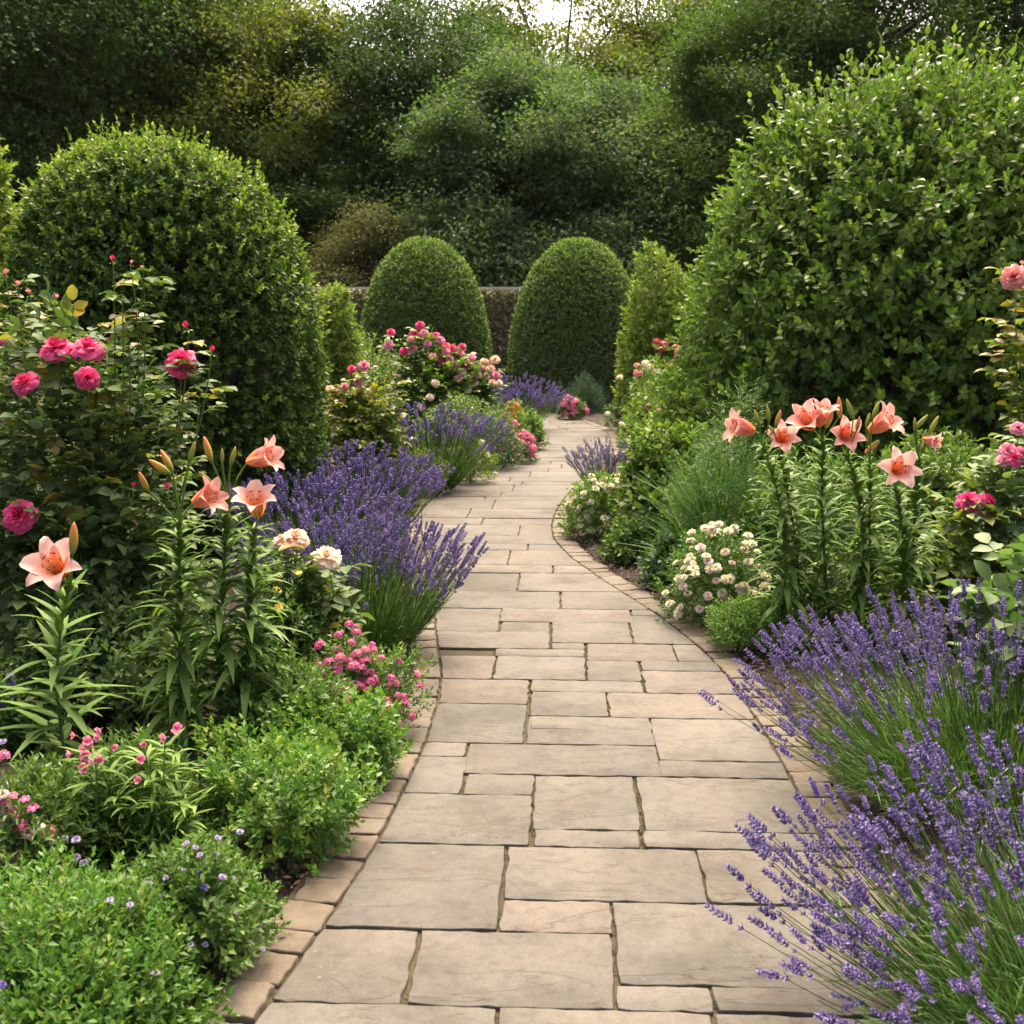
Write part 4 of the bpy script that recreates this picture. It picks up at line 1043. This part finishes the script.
SPG = [spike_geo(i, .05 + .008 * (i % 3)) for i in range(5)]
SPG_FAR = [spike_geo(i, .06, 1.35, False) for i in range(3)]
def spike_proto(m, src): 
    return [MB().add(v, f).mesh('flower_spike', M[m], False) for v, f in src]
SP_MESH = spike_proto('lav_flower', SPG)
def lavender(label, px, ybase, n, Lmin, Lmax, lean=(0, 0), spread=1.0, group=None, near=True, flower='lav_flower', base_r=.12, seed=0, nleaf=None, big=1.0, leafm='lav_leaf', xy=None, elmin=12, bald=0.0):
    global rng
    rng = np.random.default_rng(1100 + seed)
    g = G(px, ybase) if xy is None else np.array([xy[0], xy[1], 0])
    t = thing('lavender_plant', label, 'lavender', g, group)
    a = rng.uniform(0, 2 * PI, n); q = np.sqrt(rng.uniform(0, 1, n))
    el = np.radians(90 - (90 - elmin) * q * spread)
    d = np.stack([np.cos(a) * np.cos(el), np.sin(a) * np.cos(el), np.sin(el)], -1)
    d = nrm(d + np.array([lean[0], lean[1], 0]) + rng.normal(0, .05, (n, 3)))
    L = rng.uniform(Lmin, Lmax, n) * (.86 + .14 * np.sin(el))
    p0 = np.stack([np.cos(a) * q, np.sin(a) * q, np.zeros(n)], -1) * base_r + np.array([0, 0, .02])
    p2 = p0 + d * L[:, None]; p2[:, 2] = np.maximum(p2[:, 2] + .10 * L * (1 - d[:, 2]), .05)
    p1 = p0 + d * (L * .55)[:, None] - np.array([0, 0, .02]) * L[:, None]
    st = bez(p0, p1, p2, 6)
    mb = MB().add(*tubes(st, np.linspace(.0017, .0010, 6)[None] * (1 if near else 1.7), 3))
    # narrow leaves low on the stems
    nl = nleaf or n * 3
    ci = rng.integers(0, n, nl); f = rng.uniform(.02, .62, nl) ** 1.1 * 5; lo = np.minimum(f.astype(int), 4)
    pos = st[ci, lo] + (st[ci, lo + 1] - st[ci, lo]) * (f - lo)[:, None]
    D = d[ci] + rng.normal(0, .33, (nl, 3)); U = rng.normal(0, .4, (nl, 3)) + [0, 0, 1]
    V, Fc, _ = strips(pos, D, U, rng.uniform(.05, .11, nl) * (L[ci] / .5), .0042 if near else .007, rng.uniform(-.2, .5, nl), 2, .3)
    mb.add(V, Fc)
    link('foliage', mb.mesh('foliage', M[leafm]), t)
    tip = nrm(st[:, -1] - st[:, -2] + rng.normal(0, .015, (n, 3)))
    ends = st[:, -1] - tip * .004
    has = rng.uniform(0, 1, n) > bald * np.clip(-d[:, 1] * 2.2, 0, 1)        # shoots still without flowers on the near side
    ends, tip = ends[has], tip[has]
    order = np.argsort(np.linalg.norm(ends + g - np.array([0, 0, HC]), axis=1)); 
    start = 0
    if near:
        wx = (ends + g); vis = order[:]
        for i in vis[:100]:
            o = link('flower_spike', SP_MESH[rng.integers(0, len(SP_MESH))], t, ends[i]); aim(o, tip[i])
            s = rng.uniform(.85, 1.25) * big; o.scale = (s, s, s)
        start = 100
    rest = order[start:]
    if len(rest):
        src = SPG if near else SPG_FAR; mb = MB()
        for k in range(len(src)):
            w = rest[k::len(src)]
            if not len(w): continue
            v, f = src[k]; T = tip[w]; S = nrm(np.cross(T, rvec(len(w)))); B = np.cross(T, S)
            s = rng.uniform(.85, 1.2, len(w))[:, None, None] * big
            V = ends[w][:, None] + s * (v[None, :, 0:1] * S[:, None] + v[None, :, 1:2] * B[:, None] + v[None, :, 2:3] * T[:, None])
            mb.add(V, (f[None] + (np.arange(len(w)) * len(v))[:, None, None]).reshape(-1, 3))
        o = link('flower_spikes', mb.mesh('flower_spikes', M[flower], False), t)
        o['kind'] = 'stuff'
    return t
lavender('nearest lavender, spilling over the path in the bottom right corner', 1092, 1055, 560, .32, .60, (-.18, .06), .95, None, True, bald=.45, seed=1, nleaf=7500, base_r=.26, elmin=26)
lavender('lavender in front of the right-hand lilies, behind the nearest lavender', 990, 800, 740, .38, .66, (-.06, .1), .95, None, True, bald=.6, seed=2, nleaf=9500, base_r=.34, elmin=26)
lavender('lavender in front of its twin, leaning over the path on the left', 360, 650, 860, .34, .62, (-.03, .12), .9, None, True, bald=.9, seed=3, nleaf=8000, base_r=.24, elmin=42)
lavender('small lavender tucked behind the large peach rose blooms, left border', 312, 580, 380, .40, .62, (0, .05), .85, None, False, seed=9, base_r=.24, elmin=40, nleaf=2000)
lavender('second lavender on the left, at the foot of the dense clipped shrub', 356, 545, 620, .40, .68, (-.05, .05), .85, None, False, bald=.85, seed=4, base_r=.3, elmin=38, nleaf=2600)
lavender('lavender below the full rose bush with pink and peach clusters', 430, 490, 480, .5, .8, (0, 0), .75, None, False, bald=.7, seed=5, base_r=.24, elmin=30, nleaf=2400)
lavender('small far lavender where the path bends out of sight, left', 512, 430, 460, .5, .85, (0, 0), .85, None, False, seed=6, base_r=.3, elmin=25, nleaf=2400, big=1.2)
lavender('pale faded lavender leaning into the path on the right', 616, 503, 190, .32, .54, (-.08, 0), .75, None, False, 'lav_pale', seed=7, base_r=.16, elmin=38, leafm='bluegreen', nleaf=1400)
# ------------------------------------------------------------------ low plants
def mound(name, label, cat, px, ybase, wpx, ytop, m, n=700, m_leaf=9, LL=.03, LW=.016, slen=.07, p=2.2, q=1.7, heads=(), group=None, seed=0, amp=.26, spl=(1.2, .5), T=T_FOLD, m2=None, frac2=.2,
          hsize=1.0, stemlen=.05, up=.6, inner=.55, grass=0, gm=None, hz=.35, hxy=None, ry=1.0):
    """a leafy clump of shoots; heads: (kind, count) flower heads scattered over it, hxy: flower heads at given places"""
    global rng
    rng = np.random.default_rng(1500 + seed)
    X, Y, R, h = plot(px, ybase, wpx, ytop)
    t = thing(name, label, cat, (X, Y, 0), group)
    P, N, z = dome(n, R, h, p, q, .02, inner, amp, seed)
    P[:, 1] *= ry
    D = N + rng.normal(0, .35, N.shape) + [0, 0, up]
    mb = MB(); mats = [M[m]]
    sel = rng.uniform(0, 1, n) < (frac2 if m2 else 0)
    mb.add(*sprigs(P[~sel], D[~sel], slen, m_leaf, LL, LW, *spl, T), 0)
    if m2:
        mats.append(M[m2]); mb.add(*sprigs(P[sel], D[sel] + [0, 0, .3], slen, m_leaf, LL * .9, LW * .9, *spl, T), 1)
    if grass:
        Pg, Ng, _ = dome(grass, R * .7, h * .5, p, q, .02, .6, amp, seed)
        V, Fc, _ = strips(Pg, Ng * .6 + [0, 0, .9] + rng.normal(0, .25, Pg.shape), np.tile([0, -.3, 1.], (grass, 1)) + rng.normal(0, .5, Pg.shape), rng.uniform(.4, .75, grass) * h, .007, rng.uniform(.1, .9, grass), 4)
        mb.add(V, Fc, len(mats)); mats.append(M[gm or m])
    link('foliage', mb.mesh('foliage', mats), t)
    sm = MB(); w = rng.permutation(n)[:40]
    p0 = P[w] * [.25, .25, 0]; sm.add(*tubes(bez(p0, P[w] * [.5, .5, .7], P[w] + nrm(D[w]) * slen * .6, 5), np.linspace(.0025, .001, 5)[None], 4))
    spots = []
    for kind, cnt in heads:
        Ph, Nh, zh = dome(cnt * 5, R * 1.05, h * 1.07, p, q, .12, .12, amp, seed)
        Ph[:, 1] *= ry
        sc = zh * hz * 2 + rng.uniform(0, 1, cnt * 5) - (Nh[:, 1] * .9)
        w = np.argsort(-sc)[:cnt * 2]; w = rng.permutation(w)[:cnt]
        d = nrm(Nh[w] * [.7, .7, .5] + [0, -.15, .9] + rng.normal(0, .25, (cnt, 3)))
        for i in range(cnt): spots.append((kind, Ph[w[i]] + d[i] * rng.uniform(.4, 1.2) * stemlen, d[i], Ph[w[i]] - Nh[w[i]] * .06))
    for kind, hx, hy in (hxy or ()):
        b = A(hx, hy, Y - R * .55) - np.array([X, Y, 0]); d = nrm(np.array([rng.normal(0, .25), -.35, .9]))
        spots.append((kind, b, d, np.array([b[0] * .6, b[1] * .5, max(.0, b[2] - .22)])))
    for kind, b, d, foot in spots:
        sm.add(*tubes(bez(foot[None], (foot + b)[None] / 2 + [[0, 0, .01]], b[None], 4), .0012, 3))
        o = link('flower', HEAD[kind], t, b); aim(o, d)
        s = hsize * rng.uniform(.75, 1.2); o.scale = (s, s, s)
    link('stems', sm.mesh('stems', M['stem']), t)
    return t
# left border, front to back
mound('ground_cover_plant', 'bright green leafy ground cover filling the bottom left corner', 'ground cover', 40, 1120, 160, 962, 'mound', 2500, 10, .026, .013, .10, heads=[('lilac', 22)], hsize=.75, amp=.4, seed=1, m2='young', frac2=.12, stemlen=.06, up=1.0, hxy=[('violet', 2, 985), ('lilac', 110, 900), ('lilac', 130, 905)])
mound('ground_cover_plant', 'dull green low plant dotted with lilac flowers by the path edging, front left', 'ground cover', 182, 985, 74, 862, 'mound_dark', 760, 9, .028, .015, .08, heads=[('lilac', 34)], hsize=.72, seed=2, m2='mound', frac2=.3, up=1.0, hxy=[('lilac', 185, 845), ('lilac', 200, 855), ('lilac', 218, 838), ('lilac', 240, 832), ('violet', 200, 872), ('lilac', 130, 905), ('lilac', 150, 890), ('lilac', 238, 912), ('violet', 204, 888)])
mound('ground_cover_plant', 'green bushy mound beside the setts, just behind the lilac-dotted plant', 'ground cover', 272, 860, 82, 768, 'mound', 1000, 9, .03, .016, .08, amp=.4, seed=3, m2='young', frac2=.18, up=.8)
mound('ground_cover_plant', 'green mound touching the setts, in front of the pink flower cushion', 'ground cover', 335, 795, 57, 708, 'mound', 640, 9, .03, .016, .08, amp=.4, seed=4, m2='young', frac2=.1, up=.8)
mound('ground_cover_plant', 'darker low greenery between the tall lily trio and the green mounds', 'ground cover', 285, 770, 62, 676, 'mound_dark', 700, 9, .03, .016, .08, seed=5, up=.9)
mound('flower_cushion', 'cushion of small pink flowers beside the setts below the nearest left lavender', 'flowering plant', 358, 742, 56, 650, 'mound_dark', 640, 9, .028, .012, .08, heads=[('pink', 80), ('softpink', 14)], seed=6, m2='yellowgreen', frac2=.15, stemlen=.05, hz=.2, up=.8)
mound('flowering_plant', 'leafy plant with small pink and white flowers at the left edge', 'flowering plant', 18, 905, 62, 792, 'mound_dark', 560, 9, .035, .012, .08, seed=7, up=1.0, hxy=[('hotpink', 25, 799), ('hotpink', 33, 808), ('hotpink', 21, 824), ('hotpink', 20, 831), ('pinkwhite', 28, 833), ('softpink', 5, 802), ('softpink', 8, 810), ('pinkwhite', 2, 823), ('pinkwhite', 52, 840), ('pinkwhite', 60, 843), ('violet', 41, 857), ('lilac', 76, 858), ('lilac', 84, 863), ('lilac', 65, 838), ('lilac', 76, 840), ('pinkwhite', 2, 848), ('softpink', 4, 756), ('lilac', 3, 742), ('softpink', 12, 798), ('pinkwhite', 3, 795), ('softpink', 14, 815), ('lilac', 6, 855), ('lilac', 14, 862), ('violet', 58, 868), ('pinkwhite', 38, 828), ('softpink', 48, 832)])
def penstemon(label, px, ybase, stems_, seed=0, n=3):
    global rng
    rng = np.random.default_rng(2100 + seed)
    g = G(px, ybase); t = thing('flowering_plant', label, 'flowering plant', g)
    sm, lf = MB(), MB()
    for hx, hy, k in stems_:
        top = A(hx, hy, g[1] - rng.uniform(-.03, .08)) - g
        line = bez(np.array([[rng.normal(0, .03), rng.normal(0, .03), 0]]), np.array([top * [.3, .3, .6]]), top[None], 9)
        sm.add(*tubes(line, np.linspace(.003, .0016, 9)[None], 5))
        m_ = 26; f = rng.uniform(.05, .92, m_) * 8; lo = np.minimum(f.astype(int), 7); l0 = line[0]
        pos = l0[lo] + (l0[lo + 1] - l0[lo]) * (f - lo)[:, None]; a = rng.uniform(0, 6.28, m_)
        D = np.stack([np.cos(a), np.sin(a), rng.uniform(.2, .9, m_)], -1)
        V, Fc, tt = strips(pos, D, np.stack([-np.cos(a) * .4, -np.sin(a) * .4, np.ones(m_)], -1), rng.uniform(.06, .11, m_), .013, rng.uniform(.3, 1.2, m_), 4)
        lf.add(V, Fc, 0, tt)
        for j in range(k):
            p = top + rng.normal(0, .018, 3) + [0, 0, -.012 * j + .01]
            o = link('flower', HEAD['pinktube'], t, p); aim(o, (rng.normal(0, .6), -.7, rng.normal(.2, .3)))
            s = rng.uniform(.55, .95); o.scale = (s, s, s * 1.2)
            sm.add(*tubes(np.stack([top - [0, 0, .03], (top + p) / 2, p])[None], .001, 3))
    link('stems', sm.mesh('stems', M['stem']), t); link('leaves', lf.mesh('leaves', M['lily_leaf'], True, True), t)
penstemon('thin plant with pink clustered flowers in front of the single lily', 105, 868, [(90, 742, 6), (88, 750, 4), (113, 733, 1), (95, 758, 3), (70, 800, 0), (120, 790, 0), (135, 800, 0)], 1)
penstemon('thin plant with few pale pink flowers in front of the lily trio', 165, 862, [(181, 733, 2), (148, 768, 2), (143, 745, 1), (165, 739, 1), (160, 800, 0), (185, 790, 0), (200, 800, 0), (140, 810, 0)], 2)
mound('salvia_plant', 'dark violet-blue spired plant at the left edge behind the single lily', 'flowering plant', 8, 760, 26, 690, 'mound_dark', 200, 8, .04, .016, .08, seed=8, hxy=[('violet', 10, 676), ('violet', 12, 683), ('violet', 8, 690), ('violet', 11, 697), ('violet', 4, 704), ('violet', 7, 712)])
mound('flowering_plant', 'leafy plant with small yellow daisies under the peach rose blooms', 'flowering plant', 282, 720, 30, 590, 'mound_dark', 300, 8, .035, .015, .09, seed=9, hxy=[('yellow', 299, 573), ('orange', 278, 577), ('yellow', 279, 607), ('yellow', 277, 590)], hsize=.8)
mound('ground_cover_plant', 'yellow-green low plant with yellow blooms at the path bend, left', 'ground cover', 424, 497, 26, 456, 'yellowgreen', 420, 8, .04, .02, .09, seed=10, m2='rose_young', frac2=.2, hxy=[('yellow', 418, 474), ('yellow', 407, 470), ('yellow', 413, 478)], hsize=1.4)
mound('flowering_plant', 'small plant with cream flowers at the path bend, before the full rose bush', 'flowering plant', 470, 484, 20, 442, 'yellowgreen', 330, 8, .04, .016, .09, heads=[('white', 9)], seed=11, hsize=1.6, hxy=[('white', 461, 449), ('white', 455, 455), ('white', 470, 447)])
mound('ground_cover_plant', 'grey-green round mound below the full rose bush, beside the path', 'ground cover', 490, 470, 28, 418, 'bluegreen', 520, 8, .05, .022, .1, seed=12, m2='mound_dark', frac2=.5)
mound('flower_cushion', 'far cushion of mauve pink flowers beside the path, left', 'flowering plant', 519, 463, 17, 427, 'mound_dark', 300, 8, .045, .02, .08, heads=[('softpink', 60)], seed=13, hsize=2.2, hz=.1)
mound('ground_cover_plant', 'bright green mound poking into the path where it turns, left', 'ground cover', 530, 450, 14, 416, 'mound', 330, 8, .055, .026, .1, seed=14, m2='yellowgreen', frac2=.4)
mound('flowering_plant', 'clump of orange flowers behind the mauve pink cushion', 'flowering plant', 513, 440, 13, 412, 'yellowgreen', 260, 8, .055, .024, .1, heads=[('orange', 26)], seed=15, hsize=2.0)
mound('leafy_plant', 'dark leafy growth between lavender and the full rose bush, left border', 'plant', 455, 462, 40, 395, 'mound_dark', 700, 8, .06, .03, .12, seed=16, m2='rose_light', frac2=.3)
mound('leafy_plant', 'mixed green growth at the foot of the yellowing rose, left border', 'plant', 375, 500, 34, 420, 'rose_light', 520, 8, .055, .028, .1, seed=17, m2='mound_dark', frac2=.5)
mound('leafy_plant', 'pale leafy growth in front of the left clipped dome', 'plant', 368, 425, 40, 350, 'yellowgreen', 700, 8, .08, .035, .15, seed=18, m2='mound_dark', frac2=.5)
mound('leafy_plant', 'shaded undergrowth beneath the tall pink rose bush, left border', 'plant', 85, 745, 110, 610, 'rose', 900, 8, .05, .026, .1, seed=19, m2='mound_dark', frac2=.3)

mound('leafy_plant', 'low narrow-leaved greenery around the thin pink clustered flower stems', 'plant', 130, 872, 70, 775, 'mound_dark', 620, 9, .045, .010, .10, seed=20, m2='lily_leaf', frac2=.3, up=1.0)

# right border, front to back
mound('flower_cushion', 'mound of cream button flowers beside the setts, left of the right-hand lilies', 'flowering plant', 716, 626, 47, 548, 'mound_dark', 700, 8, .035, .014, .09, heads=[('cream', 74), ('pinkwhite', 18)], seed=30, m2='mound', frac2=.4, hsize=1.45, hxy=[('magenta', 726, 603), ('magenta', 722, 600), ('pinkwhite', 752, 590), ('softpink', 748, 592)], hz=.15, stemlen=.06)
mound('ground_cover_plant', 'feathery green growth beside the setts under the cream button flowers', 'ground cover', 752, 655, 42, 600, 'mound', 700, 10, .03, .009, .08, seed=31, m2='mound_dark', frac2=.4)
mound('leafy_plant', 'small dark leafy plant on the soil strip left of the cream button flowers', 'plant', 672, 590, 20, 552, 'bluegreen', 300, 8, .05, .03, .08, seed=32, m2='mound_dark', frac2=.5)
mound('leafy_plant', 'small green plant on the soil strip below the tall leafy clump', 'plant', 634, 564, 21, 530, 'mound_dark', 330, 8, .045, .024, .08, seed=33)
mound('leafy_plant', 'tall yellow-green leafy clump behind the soil strip, right border', 'plant', 667, 556, 48, 450, 'broad_light', 1000, 8, .075, .042, .13, seed=34, m2='yellowgreen', frac2=.5, T=T_LEAF, p=2.0, q=1.9, amp=.35)
mound('feathery_plant', 'soft feathery dark green plant behind the cream button flowers', 'plant', 722, 588, 42, 440, 'feather', 900, 16, .05, .005, .16, seed=35, T=T_QUAD, p=2.8, q=1.9, grass=500)
mound('flower_cushion', 'cream flower mound at the inside of the bend under faded lavender, right', 'flowering plant', 596, 541, 32, 488, 'mound', 520, 8, .04, .018, .09, heads=[('cream', 40)], seed=36, m2='yellowgreen', frac2=.4, hsize=1.7, hz=.1, hxy=[('violet', 612, 516), ('violet', 620, 520), ('violet', 622, 512)])
mound('leafy_plant', 'dark low plant between faded lavender and tall leafy clump', 'plant', 638, 546, 24, 505, 'mound_dark', 360, 8, .05, .026, .09, seed=37)
mound('leafy_plant', 'bushy light green growth rising toward the huge loose shrub, mid right', 'plant', 682, 500, 52, 398, 'yellowgreen', 1300, 8, .075, .038, .14, seed=38, m2='mound_dark', frac2=.3, heads=[('white', 24), ('softpink', 22), ('salmon', 6)], hsize=1.6)
mound('leafy_plant', 'green growth with red blooms at the middle of the right border', 'plant', 660, 466, 34, 392, 'mound', 800, 8, .07, .035, .13, seed=39, m2='yellowgreen', frac2=.4, hxy=[('red', 644, 404), ('red', 650, 407), ('red', 656, 403), ('red', 648, 411), ('orange', 640, 414), ('white', 608, 414), ('white', 622, 425)], hsize=1.9, heads=[('white', 10)])
mound('flowering_plant', 'stand of tall salmon and white flower heads far back in right border', 'flowering plant', 664, 458, 34, 366, 'mound_dark', 700, 8, .08, .035, .16, seed=40, m2='yellowgreen', frac2=.4, hxy=[('salmon', 676, 347), ('salmon', 678, 352), ('salmon', 679, 357), ('softpink', 680, 361), ('salmon', 686, 358), ('salmon', 670, 366), ('salmon', 674, 372), ('salmon', 677, 376), ('red', 657, 342), ('red', 663, 345), ('red', 660, 350), ('white', 650, 368), ('white', 656, 372), ('white', 646, 364), ('salmon', 638, 374), ('salmon', 637, 366), ('white', 620, 378)], hsize=2.6)
mound('leafy_plant', 'green low growth along the far right edge of the path', 'plant', 638, 432, 24, 395, 'mound', 600, 8, .07, .03, .12, seed=41, m2='mound_dark', frac2=.4, heads=[('white', 16), ('softpink', 14)], hsize=2)
mound('flower_cushion', 'mauve pink flower cushion at the far end of the path, right', 'flowering plant', 571, 420, 13, 397, 'mound_dark', 300, 8, .05, .022, .08, heads=[('softpink', 46)], seed=42, hsize=2.4, hz=.1)
mound('grassy_plant', 'blue-green spiky clump at the foot of the right clipped dome', 'plant', 584, 415, 22, 378, 'bluegreen', 300, 8, .06, .012, .14, seed=43, grass=900, T=T_QUAD)
mound('leafy_plant', 'rounded dark green plant at the foot of the right clipped dome', 'plant', 556, 413, 16, 389, 'mound_dark', 360, 8, .06, .028, .1, seed=44)
mound('leafy_plant', 'leafy growth in front of the huge loose shrub, behind the right-hand lilies', 'plant', 955, 600, 86, 418, 'broad_light', 1500, 8, .06, .028, .13, seed=45, m2='mound_dark', frac2=.5, p=3.2, q=2.4, T=T_LEAF)
mound('leafy_plant', 'green undergrowth behind the left half of the right-hand lilies', 'plant', 815, 610, 80, 470, 'mound_dark', 1100, 8, .055, .022, .13, seed=46, m2='feather', frac2=.4, p=3.2, q=2.4)


# ------------------------------------------------------------------ the evening air
m = bpy.data.materials.new('air'); m.use_nodes = True
nt = m.node_tree; nt.nodes.remove(nt.nodes['Principled BSDF'])
pv = nt.nodes.new('ShaderNodeVolumePrincipled')
pv.inputs['Color'].default_value = (.95, .90, .76, 1); pv.inputs['Density'].default_value = .00006; pv.inputs['Anisotropy'].default_value = .2
nt.links.new(pv.outputs[0], nt.nodes['Material Output'].inputs['Volume'])
hz = link('haze', MB().add(*boxm(-950, 950, -320, 1250, -1.2, 24)).mesh('haze', m, False)); hz['kind'] = 'stuff'
hz['label'] = 'thin warm evening haze in the garden air'; hz['category'] = 'haze'
scene.cycles.volume_bounces = 0
